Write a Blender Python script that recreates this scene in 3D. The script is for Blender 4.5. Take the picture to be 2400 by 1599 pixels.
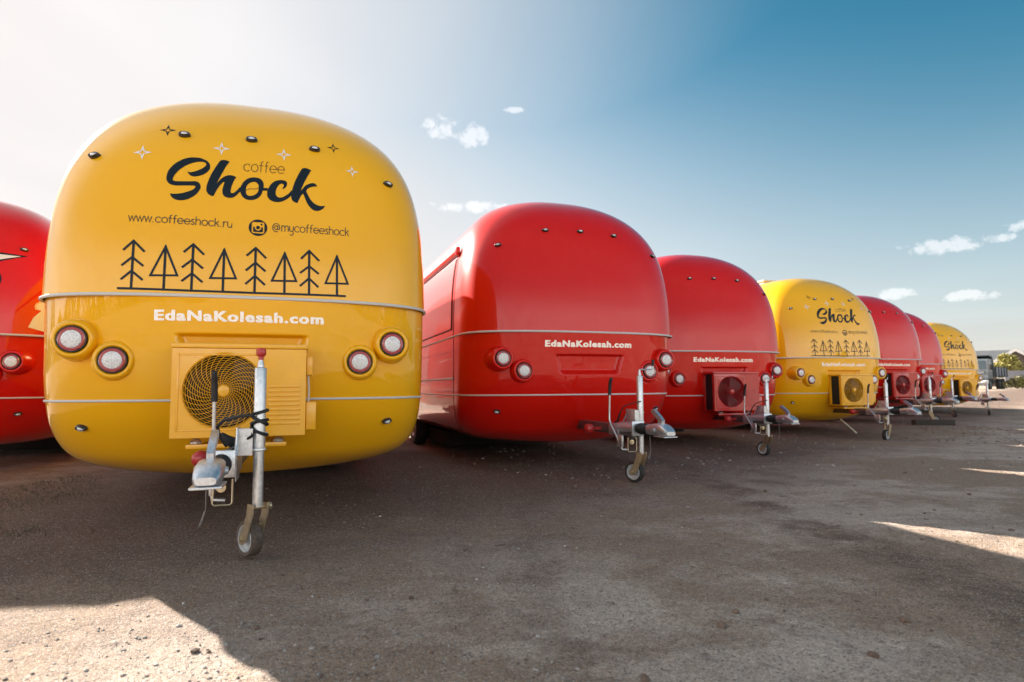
import bpy, bmesh, math, random
import numpy as np
from mathutils import Vector, Matrix
R = math.radians
for o in list(bpy.data.objects): bpy.data.objects.remove(o)
sc = bpy.context.scene
COL = sc.collection
random.seed(7); rng = np.random.default_rng(7)

# ------------------------------------------------------------------ camera
G = 0.87                                   # eye height
cam_d = bpy.data.cameras.new('camera'); cam = bpy.data.objects.new('camera', cam_d); COL.objects.link(cam)
cam_d.sensor_width = 36.0; cam_d.lens = 36.0 * 1439.54 / 2400.0
cam_d.clip_start = 0.05; cam_d.clip_end = 3000
cam.matrix_world = Matrix.Translation((0, 0, G)) @ Matrix.Rotation(R(90) + 0.07616, 4, 'X') @ Matrix.Rotation(-0.00663, 4, 'Z')
cam_d.dof.use_dof = True; cam_d.dof.focus_distance = 4.0; cam_d.dof.aperture_fstop = 2.4
sc.camera = cam

# ------------------------------------------------------------------ sky, sun, exposure
SUN_AZ, SUN_EL = 50.0, 26.85                # sun stands left of and behind the row
sun_dir = Vector((-math.sin(R(SUN_AZ)) * math.cos(R(SUN_EL)), math.cos(R(SUN_AZ)) * math.cos(R(SUN_EL)), math.sin(R(SUN_EL))))
world = bpy.data.worlds.new('World'); sc.world = world; world.use_nodes = True
wn = world.node_tree.nodes; wl = world.node_tree.links; wn.clear()
def wnode(t, **k):
    n = wn.new(t)
    for a, b in k.items(): setattr(n, a, b)
    return n
def wmath(op, a, b=None, clamp=False):
    n = wnode('ShaderNodeMath', operation=op, use_clamp=clamp)
    for i, v in enumerate((a, b)):
        if v is None: continue
        if isinstance(v, (int, float)): n.inputs[i].default_value = v
        else: wl.new(v, n.inputs[i])
    return n.outputs[0]
SKY_STRENGTH = 0.08
sky = wnode('ShaderNodeTexSky', sky_type='NISHITA', sun_disc=False, sun_elevation=R(SUN_EL), sun_rotation=R(-SUN_AZ),
            altitude=0.0, air_density=1.0, dust_density=1.2, ozone_density=2.0)
geo = wnode('ShaderNodeTexCoord'); dirv = geo.outputs['Generated']
sep = wnode('ShaderNodeSeparateXYZ'); wl.new(dirv, sep.inputs[0])
# clouds: projected on a high flat layer
den = wmath('ADD', wmath('MAXIMUM', sep.outputs['Z'], 0.0), 0.06)
px = wmath('DIVIDE', sep.outputs['X'], den); py = wmath('DIVIDE', sep.outputs['Y'], den)
cmb = wnode('ShaderNodeCombineXYZ'); wl.new(px, cmb.inputs[0]); wl.new(py, cmb.inputs[1])
nz = wnode('ShaderNodeTexNoise'); nz.inputs['Scale'].default_value = 1.1; nz.inputs['Detail'].default_value = 9; nz.inputs['Roughness'].default_value = 0.42
nz.inputs['Distortion'].default_value = 0.5
mp = wnode('ShaderNodeMapping'); mp.inputs['Scale'].default_value = (1.0, 0.55, 1); mp.inputs['Rotation'].default_value = (0, 0, R(35)); mp.inputs['Location'].default_value = (2.1, 0.4, 0)
wl.new(cmb.outputs[0], mp.inputs[0]); wl.new(mp.outputs[0], nz.inputs['Vector'])
# thin bright cloud over most of the sky, opening to clear blue overhead and up to the right
CLEAR = Vector((math.sin(R(55)) * math.cos(R(64)), math.cos(R(55)) * math.cos(R(64)), math.sin(R(64))))
dot = wnode('ShaderNodeVectorMath', operation='DOT_PRODUCT'); wl.new(dirv, dot.inputs[0]); dot.inputs[1].default_value = CLEAR
def wrange(x, a, b, c, d):
    m = wnode('ShaderNodeMapRange', interpolation_type='SMOOTHSTEP'); wl.new(x, m.inputs[0])
    for i, v in enumerate((a, b, c, d)): m.inputs[i + 1].default_value = v
    return m.outputs[0]
wob = wmath('SUBTRACT', nz.outputs['Fac'], 0.5)
veil = wrange(wmath('ADD', dot.outputs['Value'], wmath('MULTIPLY', wob, 0.05)), 0.34, 0.80, 0.97, 0.0)
rear = wrange(sep.outputs['Y'], -0.45, 0.30, 1.0, 0.0)                                  # away from the sun the sheet lies low over the horizon, brightened out of view to light the fronts
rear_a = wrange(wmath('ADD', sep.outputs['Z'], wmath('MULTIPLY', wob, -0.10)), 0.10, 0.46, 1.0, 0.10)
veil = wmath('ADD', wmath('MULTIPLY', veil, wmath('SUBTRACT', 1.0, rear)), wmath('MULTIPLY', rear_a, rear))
low = wrange(wmath('ADD', sep.outputs['Z'], wmath('MULTIPLY', wob, -0.04)), 0.0, 0.42, 0.75, 0.0)   # horizon haze all round
veil = wmath('MAXIMUM', veil, wmath('MULTIPLY', low, wrange(dot.outputs['Value'], 0.42, 0.80, 1.0, 0.55)))
sdot = wnode('ShaderNodeVectorMath', operation='DOT_PRODUCT'); wl.new(dirv, sdot.inputs[0]); sdot.inputs[1].default_value = sun_dir
veil = wmath('MAXIMUM', veil, wrange(wmath('ADD', sdot.outputs['Value'], wmath('MULTIPLY', wob, 0.10)), 0.42, 1.02, 0.0, 0.92))
rightd = wnode('ShaderNodeVectorMath', operation='DOT_PRODUCT'); wl.new(dirv, rightd.inputs[0]); rightd.inputs[1].default_value = (math.sin(R(66)), math.cos(R(66)), 0)
veil = wmath('MULTIPLY', veil, wrange(rightd.outputs['Value'], 0.0, 1.0, 1.0, 0.78))    # thinner towards the clear right-hand side
veilc = wnode('ShaderNodeMix', data_type='RGBA'); wl.new(wrange(nz.outputs['Fac'], 0.25, 0.75, 0.0, 1.0), veilc.inputs[0]); veilc.inputs[6].default_value = (3.55, 3.42, 3.38, 1); veilc.inputs[7].default_value = (4.0, 3.82, 3.74, 1)
# small fair-weather clouds
nz2 = wnode('ShaderNodeTexNoise'); nz2.inputs['Scale'].default_value = 46; nz2.inputs['Detail'].default_value = 6; nz2.inputs['Roughness'].default_value = 0.6
nz2.inputs['Distortion'].default_value = 0.3
wl.new(dirv, nz2.inputs['Vector'])
puff = None
def pixdir(u, v):
    x = (u - 1200) / 1439.54; y = (799.5 - v) / 1439.54; p, r = 0.07616, 0.00663
    X = x * math.cos(r) + y * math.sin(r); U = -x * math.sin(r) + y * math.cos(r)
    return Vector((X, math.cos(p) - math.sin(p) * U, math.sin(p) + math.cos(p) * U)).normalized()
CLOUDS = [(1030, 295, .034, .020), (1105, 318, .034, .020), (1205, 256, .016, .007), 
          (2215, 577, .060, .014), (2335, 558, .030, .009), (2265, 693, .042, .009), (2100, 690, .030, .010), (2400, 528, .028, .012), (1110, 485, .08, .012)]
for u, v, rx, ry in CLOUDS:
    d = pixdir(u, v); rt = Vector((d.y, -d.x, 0)).normalized(); up = rt.cross(d)
    a = wnode('ShaderNodeVectorMath', operation='DOT_PRODUCT'); wl.new(dirv, a.inputs[0]); a.inputs[1].default_value = rt / rx
    b = wnode('ShaderNodeVectorMath', operation='DOT_PRODUCT'); wl.new(dirv, b.inputs[0]); b.inputs[1].default_value = up / ry
    ao = wmath('SUBTRACT', a.outputs['Value'], d.dot(rt) / rx); bo = wmath('SUBTRACT', b.outputs['Value'], d.dot(up) / ry)
    e = wmath('ADD', wmath('MULTIPLY', ao, ao), wmath('MULTIPLY', bo, bo))
    m = wmath('SUBTRACT', 1.0, e)
    f = wnode('ShaderNodeVectorMath', operation='DOT_PRODUCT'); wl.new(dirv, f.inputs[0]); f.inputs[1].default_value = d
    m = wmath('MULTIPLY', m, wmath('GREATER_THAN', f.outputs['Value'], 0.0))
    puff = m if puff is None else wmath('MAXIMUM', puff, m)
pm = wmath('ADD', wmath('MULTIPLY', wmath('MAXIMUM', puff, -1.0), 0.8), wmath('MULTIPLY', wmath('SUBTRACT', nz2.outputs['Fac'], 0.55), 2.6))
mr2 = wnode('ShaderNodeMapRange'); wl.new(pm, mr2.inputs[0]); mr2.inputs[1].default_value = 0.1; mr2.inputs[2].default_value = 0.62; mr2.interpolation_type = 'SMOOTHSTEP'
puffs = wmath('MULTIPLY', mr2.outputs[0], wmath('GREATER_THAN', puff, -0.6))
hsv = wnode('ShaderNodeHueSaturation'); wl.new(sky.outputs[0], hsv.inputs['Color']); hsv.inputs['Hue'].default_value = 0.468; hsv.inputs['Saturation'].default_value = 1.38; hsv.inputs['Value'].default_value = 0.27
mix1 = wnode('ShaderNodeMix', data_type='RGBA'); wl.new(veil, mix1.inputs[0]); wl.new(hsv.outputs[0], mix1.inputs[6]); vm = wnode('ShaderNodeVectorMath', operation='SCALE'); wl.new(veilc.outputs[2], vm.inputs[0]); wl.new(wrange(sep.outputs['Y'], -0.5, 0.5, 1.65, 0.52), vm.inputs['Scale']); wl.new(vm.outputs[0], mix1.inputs[7])  # cloud sheet scaled up behind the camera, down ahead, to light the trailer fronts
mix2 = wnode('ShaderNodeMix', data_type='RGBA'); wl.new(wmath('MULTIPLY', puffs, 0.42), mix2.inputs[0]); wl.new(mix1.outputs[2], mix2.inputs[6]); mix2.inputs[7].default_value = (2.75, 2.68, 2.68, 1)
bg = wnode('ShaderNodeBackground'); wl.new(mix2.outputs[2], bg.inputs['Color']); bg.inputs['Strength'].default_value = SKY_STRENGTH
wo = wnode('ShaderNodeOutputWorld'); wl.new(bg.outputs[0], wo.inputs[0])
sun_d = bpy.data.lights.new('sun', 'SUN'); sun_d.energy = 3.15; sun_d.angle = R(0.53); sun_d.color = (1.0, 0.93, 0.84)
sun_o = bpy.data.objects.new('sun', sun_d); COL.objects.link(sun_o); sun_o.rotation_euler = (-sun_dir).to_track_quat('-Z', 'Y').to_euler(); sun_o.location = sun_dir * 30
sc.view_settings.view_transform = 'Standard'; sc.view_settings.look = 'None'; sc.view_settings.gamma = 1.0
sc.view_settings.use_curve_mapping = False; sc.view_settings.exposure = 2.6
sc.cycles.max_bounces = 8; sc.cycles.use_denoising = True

# ------------------------------------------------------------------ materials
def mat(name, col, rough=0.5, metal=0.0, coat=0.0, coat_rough=0.03, bump=None, vary=None, spec=0.5, scale=20.0, trans=0.0):
    m = bpy.data.materials.new(name); m.use_nodes = True
    nt = m.node_tree; n = nt.nodes; l = nt.links; b = n['Principled BSDF']
    b.inputs['Base Color'].default_value = (*col, 1); b.inputs['Roughness'].default_value = rough; b.inputs['Metallic'].default_value = metal
    b.inputs['Coat Weight'].default_value = coat; b.inputs['Coat Roughness'].default_value = coat_rough; b.inputs['Specular IOR Level'].default_value = spec
    b.inputs['Transmission Weight'].default_value = trans
    if bump or vary:
        tc = n.new('ShaderNodeTexCoord'); tx = n.new('ShaderNodeTexNoise'); tx.inputs['Scale'].default_value = scale; tx.inputs['Detail'].default_value = 6; tx.inputs['Roughness'].default_value = 0.62
        l.new(tc.outputs['Object'], tx.inputs['Vector'])
    if vary:
        mr = n.new('ShaderNodeMapRange'); l.new(tx.outputs['Fac'], mr.inputs[0]); mr.inputs[1].default_value = 0.3; mr.inputs[2].default_value = 0.7
        mx = n.new('ShaderNodeMix'); mx.data_type = 'RGBA'; l.new(mr.outputs[0], mx.inputs[0])
        mx.inputs[6].default_value = (*[c * (1 - vary) for c in col], 1); mx.inputs[7].default_value = (*[min(1, c * (1 + vary)) for c in col], 1)
        l.new(mx.outputs[2], b.inputs['Base Color'])
        rr = n.new('ShaderNodeMapRange'); l.new(tx.outputs['Fac'], rr.inputs[0]); rr.inputs[3].default_value = max(0, rough - .1); rr.inputs[4].default_value = min(1, rough + .12)
        l.new(rr.outputs[0], b.inputs['Roughness'])
    if bump:
        bp = n.new('ShaderNodeBump'); bp.inputs['Strength'].default_value = bump; bp.inputs['Distance'].default_value = 0.01
        l.new(tx.outputs['Fac'], bp.inputs['Height']); l.new(bp.outputs[0], b.inputs['Normal'])
    return m
def paint(name, col, coat_ior=1.5):
    # glossy gel-coat: colour under a clear coat with slight hand-laid waviness, faint dust film
    m = bpy.data.materials.new(name); m.use_nodes = True
    nt = m.node_tree; n = nt.nodes; l = nt.links; b = n['Principled BSDF']
    b.inputs['Base Color'].default_value = (*col, 1); b.inputs['Roughness'].default_value = 0.35; b.inputs['Specular IOR Level'].default_value = 0.08
    b.inputs['Coat Weight'].default_value = 1.0; b.inputs['Coat IOR'].default_value = coat_ior
    tc = n.new('ShaderNodeTexCoord'); w = n.new('ShaderNodeTexNoise'); w.inputs['Scale'].default_value = 2.3; w.inputs['Detail'].default_value = 2
    l.new(tc.outputs['Object'], w.inputs['Vector'])
    bp = n.new('ShaderNodeBump'); bp.inputs['Strength'].default_value = 0.25; bp.inputs['Distance'].default_value = 0.012
    l.new(w.outputs['Fac'], bp.inputs['Height']); l.new(bp.outputs[0], b.inputs['Coat Normal'])
    d = n.new('ShaderNodeTexNoise'); d.inputs['Scale'].default_value = 5.0; d.inputs['Detail'].default_value = 8; d.inputs['Roughness'].default_value = 0.7
    mp = n.new('ShaderNodeMapping'); mp.inputs['Scale'].default_value = (1.6, 1.6, 0.5); l.new(tc.outputs['Object'], mp.inputs[0]); l.new(mp.outputs[0], d.inputs['Vector'])
    rr = n.new('ShaderNodeMapRange'); l.new(d.outputs['Fac'], rr.inputs[0]); rr.inputs[1].default_value = 0.45; rr.inputs[2].default_value = 0.75; rr.inputs[3].default_value = 0.004; rr.inputs[4].default_value = 0.03
    l.new(rr.outputs[0], b.inputs['Coat Roughness'])
    mr = n.new('ShaderNodeMapRange'); l.new(d.outputs['Fac'], mr.inputs[0]); mr.inputs[1].default_value = 0.5; mr.inputs[2].default_value = 0.85; mr.inputs[3].default_value = 0; mr.inputs[4].default_value = 0.015
    mx = n.new('ShaderNodeMix'); mx.data_type = 'RGBA'; l.new(mr.outputs[0], mx.inputs[0]); mx.inputs[6].default_value = (*col, 1); mx.inputs[7].default_value = (.55, .5, .42, 1)
    l.new(mx.outputs[2], b.inputs['Base Color'])
    return m
M = {}
M['yellow'] = paint('yellow_paint', (0.90, 0.445, 0.003)); M['red'] = paint('red_paint', (0.63, 0.007, 0.002), 1.39)
M['yellow_ac'] = mat('yellow_enamel', (0.90, 0.43, 0.006), 0.34, coat=.6, coat_rough=.12, vary=.05, scale=9)
M['red_ac'] = mat('red_enamel', (0.52, 0.010, 0.008), 0.3, coat=.9, coat_rough=.08, vary=.05, scale=9)
M['trim'] = mat('trim_rubber', (0.62, 0.62, 0.60), 0.4)
M['navy'] = mat('navy_vinyl', (0.006, 0.013, 0.020), 0.4, spec=.25)
M['thin'] = mat('brown_vinyl', (0.045, 0.030, 0.016), 0.4)
M['white_vinyl'] = mat('white_vinyl', (0.78, 0.77, 0.75), 0.3, coat=.5)
M['foil'] = mat('silver_foil', (0.86, 0.85, 0.83), 0.22, metal=0.55)
M['galv'] = mat('galvanised_steel', (0.62, 0.63, 0.64), 0.36, metal=0.85, vary=.18, bump=.05, scale=45)
M['cast'] = mat('zinc_casting', (0.58, 0.61, 0.64), 0.34, metal=0.8, vary=.2, bump=.12, scale=70)
M['brass'] = mat('yellow_zinc', (0.55, 0.45, 0.30), 0.35, metal=0.8, vary=.2, scale=40)
M['beam'] = mat('drawbar_steel', (0.20, 0.185, 0.18), 0.38, metal=0.8, vary=.15, scale=14)
M['black'] = mat('black_rubber', (0.012, 0.012, 0.014), 0.5)
M['blackgloss'] = mat('black_plastic', (0.010, 0.011, 0.014), 0.18, coat=.6)
M['tyre'] = mat('tyre_rubber', (0.028, 0.024, 0.021), 0.75, vary=.4, bump=.2, scale=60)
M['jockey_tyre'] = mat('worn_tan_rubber', (.095, .068, .052), 0.75, vary=.4, bump=.2, scale=60)
M['dark'] = mat('dark_interior', (0.010, 0.009, 0.008), 0.8)
M['coil'] = mat('condenser_fins', (0.012, 0.022, 0.026), 0.5, metal=.3)
M['redcap'] = mat('red_plastic', (0.45, 0.02, 0.018), 0.35, coat=.3)
M['chrome'] = mat('chrome', (0.75, 0.75, 0.75), 0.08, metal=1.0)
M['red_lens'] = mat('red_lens', (0.36, 0.006, 0.010), 0.12, coat=1)
M['cable_red'] = mat('red_hose', (0.30, 0.02, 0.015), 0.4)
def lens_mat():
    m = mat('clear_lens', (0.80, 0.80, 0.79), 0.14, coat=.6); nt = m.node_tree; n = nt.nodes; l = nt.links; b = n['Principled BSDF']
    tc = n.new('ShaderNodeTexCoord'); v = n.new('ShaderNodeTexVoronoi'); v.inputs['Scale'].default_value = 95; l.new(tc.outputs['Object'], v.inputs['Vector'])
    cr = n.new('ShaderNodeMix'); cr.data_type = 'RGBA'; l.new(v.outputs['Distance'], cr.inputs[0]); cr.inputs[6].default_value = (.92, .91, .90, 1); cr.inputs[7].default_value = (.50, .50, .49, 1)
    l.new(cr.outputs[2], b.inputs['Base Color'])
    bp = n.new('ShaderNodeBump'); bp.inputs['Strength'].default_value = .5; bp.inputs['Distance'].default_value = .004; l.new(v.outputs['Distance'], bp.inputs['Height']); l.new(bp.outputs[0], b.inputs['Normal'])
    return m
M['clear_lens'] = lens_mat()

def ground_mat():
    m = bpy.data.materials.new('gravel_ground'); m.use_nodes = True
    nt = m.node_tree; n = nt.nodes; l = nt.links; b = n['Principled BSDF']
    tc = n.new('ShaderNodeTexCoord')
    def noise(scale, det=5, rough=.6, vec=None):
        t = n.new('ShaderNodeTexNoise'); t.inputs['Scale'].default_value = scale; t.inputs['Detail'].default_value = det; t.inputs['Roughness'].default_value = rough
        l.new(vec or tc.outputs['Object'], t.inputs['Vector']); return t.outputs['Fac']
    def rng_(x, a, bb, c=0, d=1, smooth=True):
        r = n.new('ShaderNodeMapRange'); l.new(x, r.inputs[0]); r.inputs[1].default_value = a; r.inputs[2].default_value = bb; r.inputs[3].default_value = c; r.inputs[4].default_value = d
        if smooth: r.interpolation_type = 'SMOOTHSTEP'
        return r.outputs[0]
    def mix(f, a, bb, mode='MIX'):
        x = n.new('ShaderNodeMix'); x.data_type = 'RGBA'; x.blend_type = mode
        for i, v in ((0, f), (6, a), (7, bb)):
            if isinstance(v, (int, float)): x.inputs[i].default_value = v
            elif isinstance(v, tuple): x.inputs[i].default_value = (*v, 1)
            else: l.new(v, x.inputs[i])
        return x.outputs[2]
    big = noise(.55, 12, .68); mid = noise(2.7, 12, .72); fine = noise(38, 5, .7); grit = noise(150, 3, .7)
    mp = n.new('ShaderNodeMapping'); mp.inputs['Scale'].default_value = (.35, 1.5, 1); mp.inputs['Rotation'].default_value = (0, 0, R(-38)); l.new(tc.outputs['Object'], mp.inputs[0])
    streak = noise(1.6, 12, .7, mp.outputs[0])
    c = mix(rng_(big, .44, .56), (.52, .385, .28), (.82, .675, .56))
    c = mix(rng_(streak, .50, .66, 0, .4), c, (.36, .26, .20))
    c = mix(rng_(mid, .52, .68, 0, .8), c, (.44, .335, .27))
    # tyre-churned darker soil along two old wheel tracks, and darker brown ground close to the row
    sx = n.new('ShaderNodeSeparateXYZ'); l.new(tc.outputs['Object'], sx.inputs[0])
    def M_(op, a, bb, cc=None):
        q = n.new('ShaderNodeMath'); q.operation = op
        for i, vv in enumerate((a, bb, cc)):
            if vv is None: continue
            if isinstance(vv, (int, float)): q.inputs[i].default_value = vv
            else: l.new(vv, q.inputs[i])
        return q.outputs[0]
    def track(x0, w, k):
        d = M_('ABSOLUTE', M_('ADD', M_('SUBTRACT', sx.outputs[0], x0), M_('MULTIPLY', M_('SUBTRACT', big, .5), 1.4)), 0)
        return M_('MULTIPLY', rng_(d, w, w * .3), rng_(mid, .36, .60, 0, k))
    c = mix(track(1.85, .30, .85), c, (.24, .165, .125))
    c = mix(track(.15, .22, .45), c, (.30, .21, .155))
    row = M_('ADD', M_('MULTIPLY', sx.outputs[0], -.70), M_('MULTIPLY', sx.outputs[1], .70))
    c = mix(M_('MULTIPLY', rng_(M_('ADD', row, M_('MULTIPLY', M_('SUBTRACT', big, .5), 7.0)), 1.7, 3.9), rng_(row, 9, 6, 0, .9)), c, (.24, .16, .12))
    c = mix(rng_(noise(9, 4, .7), .60, .68, 0, .55), c, (.17, .13, .11))
    c = mix(rng_(fine, .3, .72, 0, 1), mix(.30, c, (.02, .015, .012)), mix(.0, c, c))
    v = n.new('ShaderNodeTexVoronoi'); v.inputs['Scale'].default_value = 85; l.new(tc.outputs['Object'], v.inputs['Vector'])
    cs = n.new('ShaderNodeSeparateColor'); l.new(v.outputs['Color'], cs.inputs[0])
    stone = n.new('ShaderNodeMath'); stone.operation = 'MULTIPLY'; l.new(rng_(cs.outputs[0], .74, .80), stone.inputs[0]); l.new(rng_(v.outputs['Distance'], .45, .25), stone.inputs[1])
    stc = mix(cs.outputs[1], (.17, .15, .14), (.62, .56, .51))
    c = mix(stone.outputs[0], c, stc)
    v2 = n.new('ShaderNodeTexVoronoi'); v2.inputs['Scale'].default_value = 210; l.new(tc.outputs['Object'], v2.inputs['Vector'])
    cs2 = n.new('ShaderNodeSeparateColor'); l.new(v2.outputs['Color'], cs2.inputs[0])
    c = mix(rng_(cs2.outputs[0], .0, 1, 0, .95, False), c, mix(1.0, c, (.50, .46, .44), 'MULTIPLY'))
    c = mix(rng_(cs2.outputs[1], .93, .96, 0, .6), c, (.66, .60, .54))
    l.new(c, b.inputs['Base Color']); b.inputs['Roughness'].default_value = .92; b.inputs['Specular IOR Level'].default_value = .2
    h = n.new('ShaderNodeMath'); h.operation = 'MULTIPLY_ADD'; l.new(stone.outputs[0], h.inputs[0]); h.inputs[1].default_value = .8; l.new(fine, h.inputs[2])
    h2 = n.new('ShaderNodeMath'); h2.operation = 'MULTIPLY_ADD'; l.new(grit, h2.inputs[0]); h2.inputs[1].default_value = .45; l.new(h.outputs[0], h2.inputs[2])
    h3 = n.new('ShaderNodeMath'); h3.operation = 'MULTIPLY_ADD'; l.new(v2.outputs['Distance'], h3.inputs[0]); h3.inputs[1].default_value = -.35; l.new(h2.outputs[0], h3.inputs[2])
    bp = n.new('ShaderNodeBump'); bp.inputs['Strength'].default_value = 1.0; bp.inputs['Distance'].default_value = .014; l.new(h3.outputs[0], bp.inputs['Height']); l.new(bp.outputs[0], b.inputs['Normal'])
    return m
M['ground'] = ground_mat()
M['pebble'] = mat('pebble', (.28, .24, .21), .85, vary=.6, scale=7)
M['light_stone'] = mat('light_stone', (.40, .36, .325), .85, vary=.4, scale=9)
M['clod'] = mat('soil_clod', (.16, .105, .075), .9, vary=.5, scale=30)
M['leaf_litter'] = mat('leaf_litter', (.20, .12, .055), .8, vary=.4, scale=3)
M['grass'] = mat('grass', (.045, .055, .022), .8, vary=.3, scale=2)
M['timber'] = mat('weathered_timber', (.045, .035, .028), .85, vary=.35, bump=.3, scale=18)

# ------------------------------------------------------------------ mesh helpers
class MB:
    def __init__(s): s.v = []; s.f = []
    def add(s, vs, fs):
        o = len(s.v); s.v += [tuple(map(float, p)) for p in vs]; s.f += [tuple(i + o for i in q) for q in fs]; return s
    def box(s, x0, x1, y0, y1, z0, z1, mtx=None, bev=0.0):
        c, h = Vector(((x0 + x1) / 2, (y0 + y1) / 2, (z0 + z1) / 2)), Vector((abs(x1 - x0) / 2, abs(y1 - y0) / 2, abs(z1 - z0) / 2))
        bm = bmesh.new(); bmesh.ops.create_cube(bm, size=2.0)
        for v in bm.verts: v.co = Vector((v.co.x * h.x, v.co.y * h.y, v.co.z * h.z)) + c
        if bev: bmesh.ops.bevel(bm, geom=bm.edges[:], offset=min(bev, min(h) * .9), segments=2, affect='EDGES', profile=.5)
        if mtx: bmesh.ops.transform(bm, matrix=mtx, verts=bm.verts)
        bm.verts.index_update(); s.add([v.co for v in bm.verts], [[v.index for v in f.verts] for f in bm.faces]); bm.free(); return s
    def tube(s, pts, r, seg=10, closed=False, caps=True):
        pts = [Vector(p) for p in pts]; n = len(pts); rs = r if isinstance(r, (list, tuple)) else [r] * n
        prev = None; rings = []
        for i, p in enumerate(pts):
            if closed: t = (pts[(i + 1) % n] - pts[i - 1]).normalized()
            else: t = (pts[min(i + 1, n - 1)] - pts[max(i - 1, 0)]).normalized()
            if prev is None:
                a = Vector((0, 0, 1)) if abs(t.z) < .9 else Vector((1, 0, 0)); u = t.cross(a).normalized()
            else: u = (prev - t * prev.dot(t)).normalized()
            w = t.cross(u); prev = u
            rings.append([p + (u * math.cos(2 * math.pi * k / seg) + w * math.sin(2 * math.pi * k / seg)) * rs[i] for k in range(seg)])
        vs = [q for ring in rings for q in ring]; fs = []
        for i in range(n if closed else n - 1):
            j = (i + 1) % n
            for k in range(seg): fs.append((i * seg + k, j * seg + k, j * seg + (k + 1) % seg, i * seg + (k + 1) % seg))
        if caps and not closed: fs.append(tuple(range(seg - 1, -1, -1))); fs.append(tuple((n - 1) * seg + k for k in range(seg)))
        return s.add(vs, fs)
    def lathe(s, prof, mtx, seg=28, a0=0.0, a1=2 * math.pi):
        # prof: (radius, height along local Z)
        full = abs(a1 - a0 - 2 * math.pi) < 1e-6; m = seg if full else seg + 1
        vs = [mtx @ Vector((r * math.cos(a0 + (a1 - a0) * k / seg), r * math.sin(a0 + (a1 - a0) * k / seg), h)) for r, h in prof for k in range(m)]; fs = []
        for i in range(len(prof) - 1):
            for k in range(seg):
                k2 = (k + 1) % m if full else k + 1
                fs.append((i * m + k, i * m + k2, (i + 1) * m + k2, (i + 1) * m + k))
        return s.add(vs, fs)
    def prism(s, poly, mtx, d):
        # poly in local XY, extruded along local Z from 0 to d
        n = len(poly); vs = [mtx @ Vector((x, y, 0)) for x, y in poly] + [mtx @ Vector((x, y, d)) for x, y in poly]
        fs = [tuple(range(n - 1, -1, -1)), tuple(range(n, 2 * n))] + [(k, (k + 1) % n, n + (k + 1) % n, n + k) for k in range(n)]
        return s.add(vs, fs)
    def mesh(s, name, material, smooth=True, ang=40, dz=0.0):
        me = bpy.data.meshes.new(name); v = [(x, y, z + dz) for x, y, z in s.v]
        me.from_pydata(v, [], s.f); me.materials.append(material)
        bm = bmesh.new(); bm.from_mesh(me); bmesh.ops.remove_doubles(bm, verts=bm.verts, dist=1e-5); bmesh.ops.dissolve_degenerate(bm, dist=1e-6, edges=bm.edges)
        bmesh.ops.recalc_face_normals(bm, faces=bm.faces)
        for f in bm.faces: f.smooth = smooth
        if smooth:
            for e in bm.edges:
                if len(e.link_faces) == 2 and e.calc_face_angle(0) > R(ang): e.smooth = False
        bm.to_mesh(me); bm.free(); me.update(); return me
def link(name, me, parent=None, loc=(0, 0, 0)):
    o = bpy.data.objects.new(name, me); COL.objects.link(o); o.location = loc
    if parent: o.parent = parent
    return o
def empty(name, loc, rz=0.0):
    o = bpy.data.objects.new(name, None); COL.objects.link(o); o.location = loc; o.rotation_euler = (0, 0, rz); o.empty_display_size = .3; return o
def tag(o, label=None, cat=None, group=None, kind=None):
    for k, v in (('label', label), ('category', cat), ('group', group), ('kind', kind)):
        if v: o[k] = v
    return o
def ss(x): x = np.clip(x, 0, 1); return x * x * (3 - 2 * x)
def vnoise(x, y, seed=0):
    # smooth value noise on arrays
    x = np.asarray(x, float); y = np.asarray(y, float); xi = np.floor(x).astype(np.int64); yi = np.floor(y).astype(np.int64); u = x - xi; v = y - yi
    def h(a, b):
        k = (a * 374761393 + b * 668265263 + seed * 974634721) & 0x7fffffff; k = ((k ^ (k >> 13)) * 1274126177) & 0x7fffffff; return ((k ^ (k >> 16)) & 0xffff) / 65535.0
    u = u * u * (3 - 2 * u); v = v * v * (3 - 2 * v)
    return (h(xi, yi) * (1 - u) + h(xi + 1, yi) * u) * (1 - v) + (h(xi, yi + 1) * (1 - u) + h(xi + 1, yi + 1) * u) * v

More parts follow.
